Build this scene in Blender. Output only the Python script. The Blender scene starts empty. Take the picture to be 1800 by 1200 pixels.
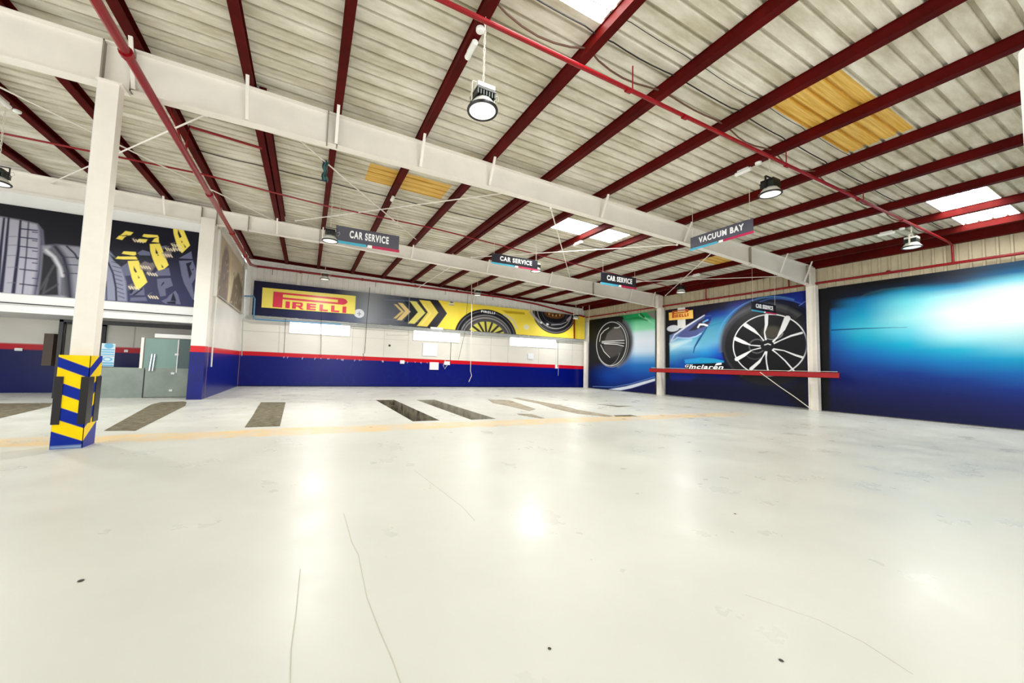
import bpy, bmesh, math, random
import numpy as np
from mathutils import Vector, Matrix

random.seed(4)
np.random.seed(4)
S = bpy.context.scene
COL = S.collection

# ------------------------------------------------------------------ camera
YAW, PITCH, ROLL = 25.3774, 3.6646, 1.7521
cam_d = bpy.data.cameras.new('camera')
cam = bpy.data.objects.new('camera', cam_d)
COL.objects.link(cam)
S.camera = cam
yr, pr, rr = (math.radians(a) for a in (YAW, PITCH, ROLL))
fw = Vector((math.sin(yr) * math.cos(pr), math.cos(yr) * math.cos(pr), math.sin(pr)))
rt = Vector((math.cos(yr), -math.sin(yr), 0))
up = rt.cross(fw)
r2 = rt * math.cos(rr) + up * math.sin(rr)
u2 = -rt * math.sin(rr) + up * math.cos(rr)
m3 = Matrix((r2, u2, -fw)).transposed()
cam.matrix_world = Matrix.Translation((0, 0, 1.5)) @ m3.to_4x4()
cam_d.sensor_fit = 'HORIZONTAL'
cam_d.sensor_width = 36.0
cam_d.lens = 651.5 / 1800 * 36
cam_d.shift_x = (900 - 850.23) / 1800
cam_d.shift_y = (601.06 - 600) / 1800
cam_d.clip_end = 300

# ------------------------------------------------------------------ world, lights, exposure
W = bpy.data.worlds.new('world')
S.world = W
W.use_nodes = True
W.node_tree.nodes['Background'].inputs[0].default_value = (0.93, 0.97, 1.0, 1)
W.node_tree.nodes['Background'].inputs[1].default_value = 1.0

def area(name, loc, rot, sx, sy, power, col=(1, 1, 1)):
    d = bpy.data.lights.new(name, 'AREA')
    d.shape = 'RECTANGLE'
    d.size, d.size_y = sx, sy
    d.energy = power
    d.color = col
    o = bpy.data.objects.new(name, d)
    o.location = loc
    o.rotation_euler = rot
    COL.objects.link(o)
    return o

# daylight through the bay door behind the camera plus an unseen fill light added at the left
area('daylight_bay_door', (3.2, -6.8, 2.6), (math.radians(90), 0, 0), 7.0, 4.6, 520, (0.98, 0.99, 1.0))
area('fill_left_side', (-13.4, 2.0, 2.7), (math.radians(90), 0, math.radians(-90)), 16.0, 5.0, 520, (0.98, 1.0, 1.0))
S.view_settings.view_transform = 'Standard'
S.view_settings.look = 'None'
S.view_settings.gamma = 1
S.view_settings.use_curve_mapping = False
S.view_settings.exposure = 0.47

# ------------------------------------------------------------------ helpers
def lin(c):
    return tuple((x / 255 / 12.92 if x / 255 <= 0.04045 else ((x / 255 + 0.055) / 1.055) ** 2.4) for x in c)

def mat(name, rgb, rough=0.6, metal=0.0, spec=0.5, noise=0.0, nscale=4.0, bump=0.0, emit=0.0, dark=None, stretch=None):
    m = bpy.data.materials.new(name)
    m.use_nodes = True
    nt = m.node_tree
    b = nt.nodes['Principled BSDF']
    c = lin(rgb)
    b.inputs['Base Color'].default_value = (*c, 1)
    b.inputs['Roughness'].default_value = rough
    b.inputs['Metallic'].default_value = metal
    b.inputs['Specular IOR Level'].default_value = spec
    if emit:
        b.inputs['Emission Color'].default_value = (*c, 1)
        b.inputs['Emission Strength'].default_value = emit
    if noise or bump:
        tc = nt.nodes.new('ShaderNodeTexCoord')
        mp = nt.nodes.new('ShaderNodeMapping')
        mp.inputs['Scale'].default_value = stretch or (1, 1, 1)
        n = nt.nodes.new('ShaderNodeTexNoise')
        n.inputs['Scale'].default_value = nscale
        n.inputs['Detail'].default_value = 6
        n.inputs['Roughness'].default_value = 0.65
        nt.links.new(tc.outputs['Object'], mp.inputs[0])
        nt.links.new(mp.outputs[0], n.inputs['Vector'])
        if noise:
            r = nt.nodes.new('ShaderNodeValToRGB')
            r.color_ramp.elements[0].position = 0.35
            r.color_ramp.elements[1].position = 0.65
            d = lin(dark) if dark else tuple(x * (1 - noise) for x in c)
            r.color_ramp.elements[0].color = (*d, 1)
            r.color_ramp.elements[1].color = (*c, 1)
            nt.links.new(n.outputs['Fac'], r.inputs[0])
            nt.links.new(r.outputs[0], b.inputs['Base Color'])
        if bump:
            bp = nt.nodes.new('ShaderNodeBump')
            bp.inputs['Strength'].default_value = bump
            bp.inputs['Distance'].default_value = 0.02
            nt.links.new(n.outputs['Fac'], bp.inputs['Height'])
            nt.links.new(bp.outputs[0], b.inputs['Normal'])
    return m

def paint_mat(name, rough=0.35, spec=0.4):
    m = bpy.data.materials.new(name)
    m.use_nodes = True
    nt = m.node_tree
    b = nt.nodes['Principled BSDF']
    a = nt.nodes.new('ShaderNodeVertexColor')
    a.layer_name = 'print'
    nt.links.new(a.outputs['Color'], b.inputs['Base Color'])
    b.inputs['Roughness'].default_value = rough
    b.inputs['Specular IOR Level'].default_value = spec
    return m

class MB:
    def __init__(s):
        s.v, s.f, s.mi = [], [], []
    def add(s, vs, fs, mi=0):
        o = len(s.v)
        s.v += [tuple(v) for v in vs]
        s.f += [tuple(i + o for i in f) for f in fs]
        s.mi += [mi] * len(fs)
        return s
    def box(s, a, b, mi=0):
        x0, y0, z0 = (min(p, q) for p, q in zip(a, b))
        x1, y1, z1 = (max(p, q) for p, q in zip(a, b))
        vs = [(x0, y0, z0), (x1, y0, z0), (x1, y1, z0), (x0, y1, z0), (x0, y0, z1), (x1, y0, z1), (x1, y1, z1), (x0, y1, z1)]
        return s.add(vs, [(0, 3, 2, 1), (4, 5, 6, 7), (0, 1, 5, 4), (1, 2, 6, 5), (2, 3, 7, 6), (3, 0, 4, 7)], mi)
    def sweep(s, sec, a, b, mi=0):
        """a section (list of offsets as 3-vectors) swept from a to b"""
        a, b = Vector(a), Vector(b)
        n = len(sec)
        vs = [a + Vector(p) for p in sec] + [b + Vector(p) for p in sec]
        fs = [(i, (i + 1) % n, n + (i + 1) % n, n + i) for i in range(n)]
        fs += [tuple(range(n - 1, -1, -1)), tuple(range(n, 2 * n))]
        return s.add(vs, fs, mi)
    def bar(s, a, b, w, h, mi=0):
        a, b = Vector(a), Vector(b)
        d = (b - a).normalized()
        ref = Vector((0, 0, 1)) if abs(d.z) < 0.95 else Vector((1, 0, 0))
        x = d.cross(ref).normalized(); y = x.cross(d)
        return s.sweep([x * w / 2 + y * h / 2, -x * w / 2 + y * h / 2, -x * w / 2 - y * h / 2, x * w / 2 - y * h / 2], a, b, mi)
    def tube(s, pts, r, n=10, mi=0):
        pts = [Vector(p) for p in pts]
        rings = []
        for i, p in enumerate(pts):
            d = (pts[min(i + 1, len(pts) - 1)] - pts[max(i - 1, 0)]).normalized()
            ref = Vector((0, 0, 1)) if abs(d.z) < 0.9 else Vector((1, 0, 0))
            x = d.cross(ref).normalized(); y = x.cross(d)
            rings.append([p + (x * math.cos(t) + y * math.sin(t)) * r for t in (2 * math.pi * k / n for k in range(n))])
        vs = [v for q in rings for v in q]
        fs = []
        for i in range(len(pts) - 1):
            for k in range(n):
                fs.append((i * n + k, i * n + (k + 1) % n, (i + 1) * n + (k + 1) % n, (i + 1) * n + k))
        fs += [tuple(range(n)), tuple(range(len(vs) - n, len(vs)))]
        return s.add(vs, fs, mi)
    def lathe(s, prof, c=(0, 0, 0), n=32, mi=0):
        c = Vector(c)
        vs, fs = [], []
        for r, z in prof:
            vs += [c + Vector((r * math.cos(2 * math.pi * k / n), r * math.sin(2 * math.pi * k / n), z)) for k in range(n)]
        for i in range(len(prof) - 1):
            for k in range(n):
                fs.append((i * n + k, i * n + (k + 1) % n, (i + 1) * n + (k + 1) % n, (i + 1) * n + k))
        return s.add(vs, fs, mi)
    def prism(s, poly, off, mi=0):
        """polygon of 3-D points thickened along off"""
        n = len(poly)
        o = Vector(off)
        vs = [Vector(p) for p in poly] + [Vector(p) + o for p in poly]
        fs = [tuple(range(n)), tuple(range(2 * n - 1, n - 1, -1))] + [(i, n + i, n + (i + 1) % n, (i + 1) % n) for i in range(n)]
        return s.add(vs, fs, mi)
    def build(s, name, mats, parent=None, smooth=False):
        me = bpy.data.meshes.new(name)
        me.from_pydata(s.v, [], s.f)
        if not isinstance(mats, (list, tuple)):
            mats = [mats]
        for m in mats:
            me.materials.append(m)
        if len(mats) > 1:
            me.polygons.foreach_set('material_index', s.mi)
        bm = bmesh.new(); bm.from_mesh(me)
        bmesh.ops.recalc_face_normals(bm, faces=bm.faces)
        bm.to_mesh(me); bm.free()
        if smooth:
            me.polygons.foreach_set('use_smooth', [True] * len(me.polygons))
            try:
                me.set_sharp_from_angle(angle=math.radians(35))
            except Exception:
                pass
        o = bpy.data.objects.new(name, me)
        COL.objects.link(o)
        if parent:
            o.parent = parent
            o.matrix_parent_inverse = Matrix.Translation(-Vector(parent.location)) if parent.type == 'EMPTY' else Matrix()
        return o

def tag(o, label, cat, group=None, kind=None):
    o['label'] = label
    o['category'] = cat
    if group: o['group'] = group
    if kind: o['kind'] = kind
    return o

def struct(o):
    o['kind'] = 'structure'
    return o

def thing(name, loc, label, cat, group=None):
    o = bpy.data.objects.new(name, None)
    o.location = loc
    o.empty_display_size = 0.2
    COL.objects.link(o)
    return tag(o, label, cat, group)

def copy_tree(root, loc):
    c = root.copy(); COL.objects.link(c); c.location = loc
    for ch in root.children:
        d = ch.copy(); COL.objects.link(d); d.parent = c
        for g in ch.children:
            e = g.copy(); COL.objects.link(e); e.parent = d
    return c

# ------------------------------------------------------------------ painted panels (colour attribute on a fine grid)
class Canvas:
    """U, V are metres on the panel; the picture is laid down layer by layer"""
    def __init__(s, u0, u1, v0, v1, nu, nv, base):
        s.u = np.linspace(u0, u1, nu); s.v = np.linspace(v0, v1, nv)
        s.U, s.V = np.meshgrid(s.u, s.v)
        s.C = np.zeros(s.U.shape + (3,)); s.C[:] = lin(base)
        s.px = min(abs(u1 - u0) / nu, abs(v1 - v0) / nv)
    def blend(s, m, rgb):
        c = np.array(lin(rgb)) if not isinstance(rgb, np.ndarray) else rgb
        m = np.clip(m, 0, 1)[..., None]
        s.C = s.C * (1 - m) + c * m
    def sd_poly(s, pts):
        U, V = s.U, s.V
        d = np.full(U.shape, 1e9); inside = np.zeros(U.shape, bool)
        n = len(pts)
        for i in range(n):
            (x0, y0), (x1, y1) = pts[i], pts[(i + 1) % n]
            ex, ey = x1 - x0, y1 - y0
            t = np.clip(((U - x0) * ex + (V - y0) * ey) / (ex * ex + ey * ey + 1e-12), 0, 1)
            d = np.minimum(d, np.hypot(U - x0 - t * ex, V - y0 - t * ey))
            c = ((y0 > V) != (y1 > V)) & (U < (x1 - x0) * (V - y0) / (y1 - y0 + 1e-12) + x0)
            inside ^= c
        return np.where(inside, -d, d)
    def poly(s, pts, rgb, soft=None, a=1.0):
        w = soft or s.px
        s.blend((0.5 - s.sd_poly(pts) / w) * a, rgb)
    def line(s, pts, w, rgb, soft=None, a=1.0):
        U, V = s.U, s.V
        d = np.full(U.shape, 1e9)
        ws = w if isinstance(w, (list, tuple)) else [w] * len(pts)
        for i in range(len(pts) - 1):
            (x0, y0), (x1, y1) = pts[i], pts[i + 1]
            ex, ey = x1 - x0, y1 - y0
            t = np.clip(((U - x0) * ex + (V - y0) * ey) / (ex * ex + ey * ey + 1e-12), 0, 1)
            d = np.minimum(d, np.hypot(U - x0 - t * ex, V - y0 - t * ey) - (ws[i] * (1 - t) + ws[i + 1] * t) / 2)
        s.blend((0.5 - d / (soft or s.px)) * a, rgb)
    def disc(s, c, ru, rv, rgb, soft=None, a=1.0, tilt=0.0):
        du, dv = s.U - c[0], s.V - c[1]
        q = np.hypot(du / ru, (dv + tilt * du) / rv)
        s.blend((0.5 - (q - 1) * min(ru, rv) / (soft or s.px)) * a, rgb)
    def ring(s, c, ru, rv, w, rgb, soft=None, a=1.0, arc=None):
        du, dv = s.U - c[0], s.V - c[1]
        q = (np.hypot(du / ru, dv / rv) - 1) * min(ru, rv)
        m = (0.5 - (np.abs(q) - w / 2) / (soft or s.px)) * a
        if arc:
            an = np.degrees(np.arctan2(dv / rv, du / ru)) % 360
            ok = (an >= arc[0]) & (an <= arc[1]) if arc[0] < arc[1] else (an >= arc[0]) | (an <= arc[1])
            m = np.where(ok, m, 0)
        s.blend(m, rgb)
    def columns(s, cols):
        """cols: list of (u, [(v, rgb), ...]) colour stops, blended smoothly between the columns"""
        cols = sorted(cols, key=lambda c: c[0])
        us = [c[0] for c in cols]
        tab = []
        for u, st in cols:
            st = sorted(st, key=lambda q: q[0])
            vv = [q[0] for q in st]; cc = np.array([lin(q[1]) for q in st])
            tab.append(np.stack([np.interp(s.v, vv, cc[:, k]) for k in range(3)], -1))
        tab = np.array(tab)
        out = np.zeros_like(s.C)
        for j, u in enumerate(s.u):
            u = min(max(u, us[0]), us[-1])
            i = min(max(np.searchsorted(us, u) - 1, 0), len(us) - 2)
            t = (u - us[i]) / (us[i + 1] - us[i])
            t = t * t * (3 - 2 * t) * 0.5 + t * 0.5
            out[:, j] = tab[i] * (1 - t) + tab[i + 1] * t
        return out
    def noise(s, amp, su=1.0, sv=1.0, seed=0):
        rg = np.random.RandomState(seed)
        n = np.zeros(s.U.shape)
        for k in range(7):
            a, b = rg.uniform(-1, 1, 2); f = 2 ** (k * 0.7)
            n += np.sin((s.U * a * su + s.V * b * sv) * f * 4 + rg.uniform(0, 6)) / f ** 0.6
        s.C = np.clip(s.C * (1 + amp * n[..., None] / 2), 0, 1)
    def build(s, name, place, material, thick, parent=None):
        """place(u, v) -> xyz of the face; thick: vector into the wall"""
        nu, nv = len(s.u), len(s.v)
        P = np.array(place(s.U.ravel(), s.V.ravel())).T
        n = nu * nv
        T = np.array(thick, float)
        idx = np.arange(n).reshape(nv, nu)
        q = np.stack([idx[:-1, :-1], idx[:-1, 1:], idx[1:, 1:], idx[1:, :-1]], -1).reshape(-1, 4)
        cs = [idx[0, 0], idx[0, -1], idx[-1, -1], idx[-1, 0]]
        back = np.array([P[i] + T for i in cs])
        ring = np.concatenate([idx[0, :], idx[1:, -1], idx[-1, -2::-1], idx[-2:0:-1, 0]])
        V = np.concatenate([P, back])
        faces = [tuple(int(i) for i in f) for f in q]
        # rim: four sides as n-gons to the back corners, plus the back
        b = [n, n + 1, n + 2, n + 3]
        faces.append(tuple([int(i) for i in idx[0, ::-1]] + [b[0], b[1]]))
        faces.append(tuple([int(i) for i in idx[::-1, -1]] + [b[1], b[2]]))
        faces.append(tuple([int(i) for i in idx[-1, :]] + [b[2], b[3]]))
        faces.append(tuple([int(i) for i in idx[:, 0]] + [b[3], b[0]]))
        faces.append((b[3], b[2], b[1], b[0]))
        me = bpy.data.meshes.new(name)
        me.from_pydata([tuple(v) for v in V], [], faces)
        ca = me.color_attributes.new('print', 'FLOAT_COLOR', 'POINT')
        C = np.ones((len(V), 4), np.float32)
        C[:n, :3] = s.C.reshape(-1, 3)
        C[n:, :3] = s.C[0, 0]
        ca.data.foreach_set('color', C.ravel())
        me.materials.append(material)
        o = bpy.data.objects.new(name, me)
        COL.objects.link(o)
        if parent:
            o.parent = parent
        return o

def text_mesh(body, size, thick, xscale=1.0, bold=0.0, shear=0.0):
    """returns verts, faces of extruded lettering, centred on the origin in XY"""
    cu = bpy.data.curves.new('t', 'FONT')
    cu.body = body; cu.size = size; cu.extrude = thick / 2; cu.offset = bold; cu.shear = shear
    cu.align_x = 'CENTER'; cu.align_y = 'CENTER'; cu.space_character = 1.0 + bold * 6
    ob = bpy.data.objects.new('t', cu); COL.objects.link(ob)
    dg = bpy.context.evaluated_depsgraph_get()
    me = bpy.data.meshes.new_from_object(ob.evaluated_get(dg))
    vs = [Vector((v.co.x * xscale, v.co.y, v.co.z)) for v in me.vertices]
    fs = [tuple(p.vertices) for p in me.polygons]
    bpy.data.objects.remove(ob); bpy.data.curves.remove(cu); bpy.data.meshes.remove(me)
    xs = [v.x for v in vs]; ys = [v.y for v in vs]
    cx, cy = (min(xs) + max(xs)) / 2, (min(ys) + max(ys)) / 2
    vs = [Vector((v.x - cx, v.y - cy, v.z)) for v in vs]
    return vs, fs, max(xs) - min(xs), max(ys) - min(ys)

def place_text(body, c, du, dv, width, height, thick, m, name, parent=None, bold=0.0, shear=0.0):
    """lettering width x height centred at c, running along du with up dv"""
    vs, fs, w, h = text_mesh(body, 1.0, 0.02, 1.0, bold, shear)
    du, dv = Vector(du), Vector(dv); n = du.cross(dv); c = Vector(c)
    mb = MB()
    mb.add([c + du * (v.x * width / w) + dv * (v.y * height / h) + n * (v.z / 0.01 * thick / 2) for v in vs], fs)
    return mb.build(name, m, parent)

# ------------------------------------------------------------------ materials
M = {}
M['white_steel'] = mat('white_painted_steel', (248, 242, 232), 0.38, noise=0.07, nscale=1.3)
M['grey_seam'] = mat('grey_seam', (150, 142, 130), 0.6)
M['red_steel'] = mat('dark_red_steel', (90, 7, 4), 0.6, spec=0.1, noise=0.45, nscale=1.2)
M['red_pipe'] = mat('red_pipe_paint', (150, 6, 22), 0.3, spec=0.4, noise=0.25, nscale=9)
M['red_bar'] = mat('bright_red_paint', (170, 10, 18), 0.35, noise=0.15, nscale=3)
M['roof'] = mat('fibre_roof_sheet', (236, 231, 217), 0.75, spec=0.2, noise=0.2, nscale=1.1, stretch=(0.6, 2.2, 1), dark=(190, 182, 158))
M['yellow_sheet'] = mat('aged_yellow_sheet', (236, 196, 104), 0.5, noise=0.5, nscale=3.0, stretch=(0.3, 9, 1), dark=(196, 146, 36), emit=0.05)
M['skylight'] = mat('clear_roof_sheet_daylight', (255, 255, 252), 0.4, emit=9.0)
M['window_glow'] = mat('frosted_pane_daylight', (250, 252, 255), 0.3, emit=1.8)
M['wall_sheet'] = mat('cream_wall_sheet', (214, 202, 170), 0.6, noise=0.15, nscale=1.5, stretch=(1, 3, 1))
M['back_sheet'] = mat('white_wall_sheet', (250, 249, 243), 0.6, noise=0.08, nscale=1.5)
M['plain_wall'] = mat('plain_painted_wall', (222, 220, 212), 0.7, noise=0.06, nscale=1.0)
M['white_board'] = mat('white_board', (232, 232, 230), 0.5, noise=0.04, nscale=2.0)
M['white_plastic'] = mat('white_plastic', (245, 245, 240), 0.35)
M['black'] = mat('black_rubber', (22, 20, 24), 0.3)
M['black_paint'] = mat('black_paint', (16, 14, 18), 0.45)
M['dark_green'] = mat('dark_lamp_housing', (30, 38, 30), 0.4)
M['lamp_alu'] = mat('spun_aluminium_reflector', (226, 228, 220), 0.35, metal=0.2)
M['lens'] = mat('lamp_diffuser_lit', (246, 248, 240), 0.35, emit=0.45)
M['chain'] = mat('pale_chain', (225, 220, 205), 0.5)
M['cord'] = mat('white_cord', (220, 216, 208), 0.6)
M['grey_pipe'] = mat('grey_conduit', (176, 180, 178), 0.5)
M['dark_cable'] = mat('black_cable', (26, 22, 20), 0.6)
M['brown_cable'] = mat('brown_cable', (98, 66, 50), 0.6)
M['blue_pipe'] = mat('blue_air_pipe', (92, 150, 190), 0.4)
M['sign_grey_sheen'] = mat('grey_sign_face_with_sheen', (92, 92, 106), 0.3, spec=0.5)  # dark face lightened, reflected sheen is put into the base grey
M['sign_black'] = mat('black_sign_face', (38, 38, 50), 0.25, spec=0.6)
M['letter'] = mat('white_lettering', (252, 252, 252), 0.4, emit=0.12)
M['cyan'] = mat('cyan_stripe', (80, 190, 225), 0.4)
M['pink'] = mat('crimson_stripe', (205, 40, 90), 0.4)
M['y_paint'] = mat('yellow_paint', (252, 214, 0), 0.35, noise=0.06, nscale=6)
M['b_paint'] = mat('blue_paint', (8, 44, 150), 0.35, noise=0.5, nscale=4, dark=(2, 10, 110))
M['steel_plate'] = mat('grey_steel_plate', (136, 146, 138), 0.35, metal=0.3, noise=0.2, nscale=1.4)
M['chrome'] = mat('chrome', (225, 225, 235), 0.15, metal=0.9)
M['glass'] = mat('greenish_glass', (118, 148, 142), 0.12, spec=0.8)
M['dark_glass'] = mat('dark_greenish_glass', (66, 86, 88), 0.12, spec=0.8)
M['brown_box'] = mat('brown_cabinet', (88, 70, 58), 0.5, noise=0.2, nscale=3)
M['olive_door'] = mat('olive_glass', (120, 116, 98), 0.3)
M['concrete_patch'] = mat('rough_grey_brown_concrete', (128, 120, 96), 0.9, noise=0.5, nscale=6, bump=0.6, dark=(80, 72, 52))
M['pale_patch'] = mat('pale_grey_screed', (178, 168, 150), 0.85, noise=0.3, nscale=3, dark=(134, 122, 102))
M['pit_wall'] = mat('stained_pit_wall', (150, 140, 118), 0.9, noise=0.8, nscale=2.2, dark=(56, 52, 40))
M['pit_wall2'] = mat('pale_pit_wall', (178, 174, 158), 0.9, noise=0.3, nscale=2.2, dark=(140, 134, 116))
M['pebble'] = mat('dark_chip', (70, 66, 60), 0.8)
M['cloth'] = mat('blue_green_rag', (70, 110, 112), 0.8, noise=0.4, nscale=12)
M['paper'] = mat('white_notice', (240, 240, 246), 0.5)
M['logo_yellow'] = mat('logo_yellow', (255, 236, 104), 0.35)
M['logo_red'] = mat('logo_red', (226, 44, 76), 0.35)
M['orange'] = mat('orange_board', (250, 200, 96), 0.4)
M['brown_red'] = mat('rust_lettering', (190, 70, 20), 0.4)
P_PRINT = paint_mat('printed_vinyl', 0.45, 0.25)
P_WALL = paint_mat('painted_masonry', 0.28, 0.2)
P_MATT = paint_mat('matt_print', 0.6, 0.2)

# floor: pale sealed concrete with stains, hairline cracks and a worn yellow line
def floor_material():
    m = bpy.data.materials.new('pale_sealed_concrete'); m.use_nodes = True
    nt = m.node_tree; N = nt.nodes; L = nt.links; b = N['Principled BSDF']
    geo = N.new('ShaderNodeNewGeometry')
    def noise(scale, det, st=(1, 1, 1), rough=0.6):
        mp = N.new('ShaderNodeMapping'); mp.inputs['Scale'].default_value = st
        n = N.new('ShaderNodeTexNoise'); n.inputs['Scale'].default_value = scale; n.inputs['Detail'].default_value = det
        n.inputs['Roughness'].default_value = rough
        L.new(geo.outputs['Position'], mp.inputs[0]); L.new(mp.outputs[0], n.inputs['Vector'])
        return n.outputs['Fac']
    def ramp(src, p0, p1, c0, c1):
        r = N.new('ShaderNodeValToRGB'); r.color_ramp.elements[0].position = p0; r.color_ramp.elements[1].position = p1
        r.color_ramp.elements[0].color = (*c0, 1); r.color_ramp.elements[1].color = (*c1, 1)
        L.new(src, r.inputs[0]); return r.outputs[0]
    def mix(f, a, bb, mode='MIX'):
        x = N.new('ShaderNodeMix'); x.data_type = 'RGBA'; x.blend_type = mode
        for s, k in ((f, 0), (a, 6), (bb, 7)):
            if isinstance(s, (int, float)): x.inputs[k].default_value = s
            elif isinstance(s, tuple): x.inputs[k].default_value = (*s, 1)
            else: L.new(s, x.inputs[k])
        return x.outputs[2]
    def mth(op, a, bb=None, c=None, clamp=False):
        x = N.new('ShaderNodeMath'); x.operation = op; x.use_clamp = clamp
        for k, s in enumerate((a, bb, c)):
            if s is None: continue
            if isinstance(s, (int, float)): x.inputs[k].default_value = s
            else: L.new(s, x.inputs[k])
        return x.outputs[0]
    base = ramp(noise(0.35, 5), 0.3, 0.7, lin((212, 213, 205)), lin((224, 225, 217)))
    scuff = ramp(noise(2.6, 8, (1, 1, 1), 0.75), 0.2, 0.5, (0.985, 0.984, 0.982), (1, 1, 1))
    base = mix(1.0, base, scuff, 'MULTIPLY')
    dirt = ramp(noise(7, 10, (1.0, 2.4, 1), 0.8), 0.28, 0.36, (0.66, 0.63, 0.58), (1, 1, 1))
    sep = N.new('ShaderNodeSeparateXYZ'); L.new(geo.outputs['Position'], sep.inputs[0])
    X, Y = sep.outputs[0], sep.outputs[1]
    # bays behind the yellow line are dirtier
    far = mth('MULTIPLY', mth('SUBTRACT', Y, 8.6), 0.5, clamp=True)
    base = mix(mth('MULTIPLY', far, 0.85), base, mix(1.0, base, dirt, 'MULTIPLY'))
    st2 = ramp(noise(1.3, 7, (1, 1, 1), 0.7), 0.36, 0.6, (0.86, 0.85, 0.82), (1, 1, 1))
    base = mix(mth('MULTIPLY', far, 0.8), base, mix(1.0, base, st2, 'MULTIPLY'))
    # worn yellow line
    wob = mth('MULTIPLY', mth('SUBTRACT', noise(0.5, 4), 0.5), 0.5)
    yc = mth('ADD', mth('MULTIPLY', X, -0.022), mth('ADD', 8.86, wob))
    dd = mth('ABSOLUTE', mth('SUBTRACT', Y, yc))
    band = mth('MULTIPLY', mth('SUBTRACT', 0.5, dd), 6.0, clamp=True)
    wear = mth('MULTIPLY', mth('SUBTRACT', noise(1.7, 9, (1, 1, 1), 0.8), 0.33), 4.0, clamp=True)
    xin = mth('MULTIPLY', mth('SUBTRACT', 15.8, X), 0.4, clamp=True)
    f = mth('MULTIPLY', mth('MULTIPLY', band, wear), mth('MULTIPLY', xin, 0.75))
    base = mix(f, base, lin((246, 205, 130)))
    L.new(base, b.inputs['Base Color'])
    b.inputs['Specular IOR Level'].default_value = 0.19
    rg = N.new('ShaderNodeMapRange'); L.new(noise(1.1, 5), rg.inputs[0])
    rg.inputs['From Min'].default_value = 0.3; rg.inputs['From Max'].default_value = 0.65
    rg.inputs['To Min'].default_value = 0.24; rg.inputs['To Max'].default_value = 0.42
    L.new(rg.outputs[0], b.inputs['Roughness'])
    bp = N.new('ShaderNodeBump'); bp.inputs['Strength'].default_value = 0.12; bp.inputs['Distance'].default_value = 0.02
    L.new(noise(3.5, 6, (1, 1, 1), 0.6), bp.inputs['Height']); L.new(bp.outputs[0], b.inputs['Normal'])
    return m
M['floor'] = floor_material()

RS = 0.0253
def zr(x, z0=7.12):
    return z0 - RS * x

# ------------------------------------------------------------------ floor with two open service pits
PITS = [(2.58, 3.32, 9.6, 15.4, 1.35, 'pit_wall', 'open service pit with dark stained walls, deepest hole in the floor'),
        (4.2, 4.98, 9.5, 15.25, 0.75, 'pit_wall2', 'shallower open service pit with pale walls, right of the dark pit')]
mb = MB()
xs = sorted({-16.0, 20.5} | {p for q in PITS for p in q[:2]})
ys = sorted({-14.0, 24.0} | {p for q in PITS for p in q[2:4]})
for i in range(len(xs) - 1):
    for j in range(len(ys) - 1):
        xm, ym = (xs[i] + xs[i + 1]) / 2, (ys[j] + ys[j + 1]) / 2
        if any(q[0] < xm < q[1] and q[2] < ym < q[3] for q in PITS):
            continue
        mb.add([(xs[i], ys[j], 0), (xs[i + 1], ys[j], 0), (xs[i + 1], ys[j + 1], 0), (xs[i], ys[j + 1], 0)], [(0, 1, 2, 3)])
struct(mb.build('floor', M['floor']))
for x0, x1, y0, y1, dp, mk, lab in PITS:
    t = thing('service_pit', ((x0 + x1) / 2, (y0 + y1) / 2, -dp), lab, 'pit')
    b = MB(); w = 0.06
    e = 0.002
    b.box((x0 - w, y0 - w, -dp), (x0, y1 + w, -e)); b.box((x1, y0 - w, -dp), (x1 + w, y1 + w, -e))
    b.box((x0, y0 - w, -dp), (x1, y0, -e)); b.box((x0, y1, -dp), (x1, y1 + w, -e))
    b.build('pit_wall', M[mk], t)
    MB().box((x0, y0, -dp - 0.05), (x1, y1, -dp)).build('pit_floor', M['concrete_patch'], t)
    if mk == 'pit_wall':
        s = MB()
        for k in range(5):
            s.box((x0, y1 - 0.3 - 0.28 * k, -dp), (x1, y1 - 0.02 - 0.28 * k, -0.22 * (k + 1)))
        s.build('step_block', M['pit_wall'], t)

def slab(poly, m, label, name='floor_patch', h=0.006, group=None):
    b = MB().prism([(p[0], p[1], 0.001) for p in poly], (0, 0, h))
    return tag(b.build(name, m), label, 'floor patch', group)
slab([(-7.870, 15.624), (-6.759, 15.537), (-6.410, 14.644), (-6.121, 12.202), (-6.331, 11.663), (-7.982, 14.647)], M['concrete_patch'], 'long brown filled pit running behind the striped column plinth')
slab([(-3.517, 9.847), (-3.000, 9.704), (-3.282, 14.264), (-3.525, 15.417), (-3.665, 15.625), (-4.192, 15.419), (-4.236, 14.740)], M['concrete_patch'], 'long brown filled pit right of the striped column, ending at the glass door')
slab([(-1.146, 9.626), (-0.468, 9.603), (-0.597, 14.907), (-1.353, 15.015), (-1.310, 13.610), (-1.206, 11.477)], M['concrete_patch'], 'short dark filled pit patch, second from the left of the room')
slab([(7.428, 15.013), (8.299, 14.641), (7.539, 11.336), (7.000, 10.942), (7.027, 12.341), (6.943, 13.604)], M['pale_patch'], 'pale brown worn floor strip right of the shallow open pit')
slab([(6.180, 10.362), (6.592, 10.134), (6.466, 9.258), (6.326, 9.291), (6.090, 10.106)], M['pale_patch'], 'small brown floor patch close to the yellow line')
slab([(8.996, 15.544), (9.348, 15.658), (9.390, 12.350), (9.042, 10.876), (9.116, 9.164), (8.775, 9.040), (8.250, 9.920), (8.355, 11.359), (8.793, 13.102)], M['pale_patch'], 'rightmost long worn floor strip, tapering towards the yellow line')
slab([(9.228, 9.278), (9.952, 9.261), (9.893, 8.921), (9.065, 9.040)], M['concrete_patch'], 'thin brown dash at the end of the rightmost worn strip')
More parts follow.
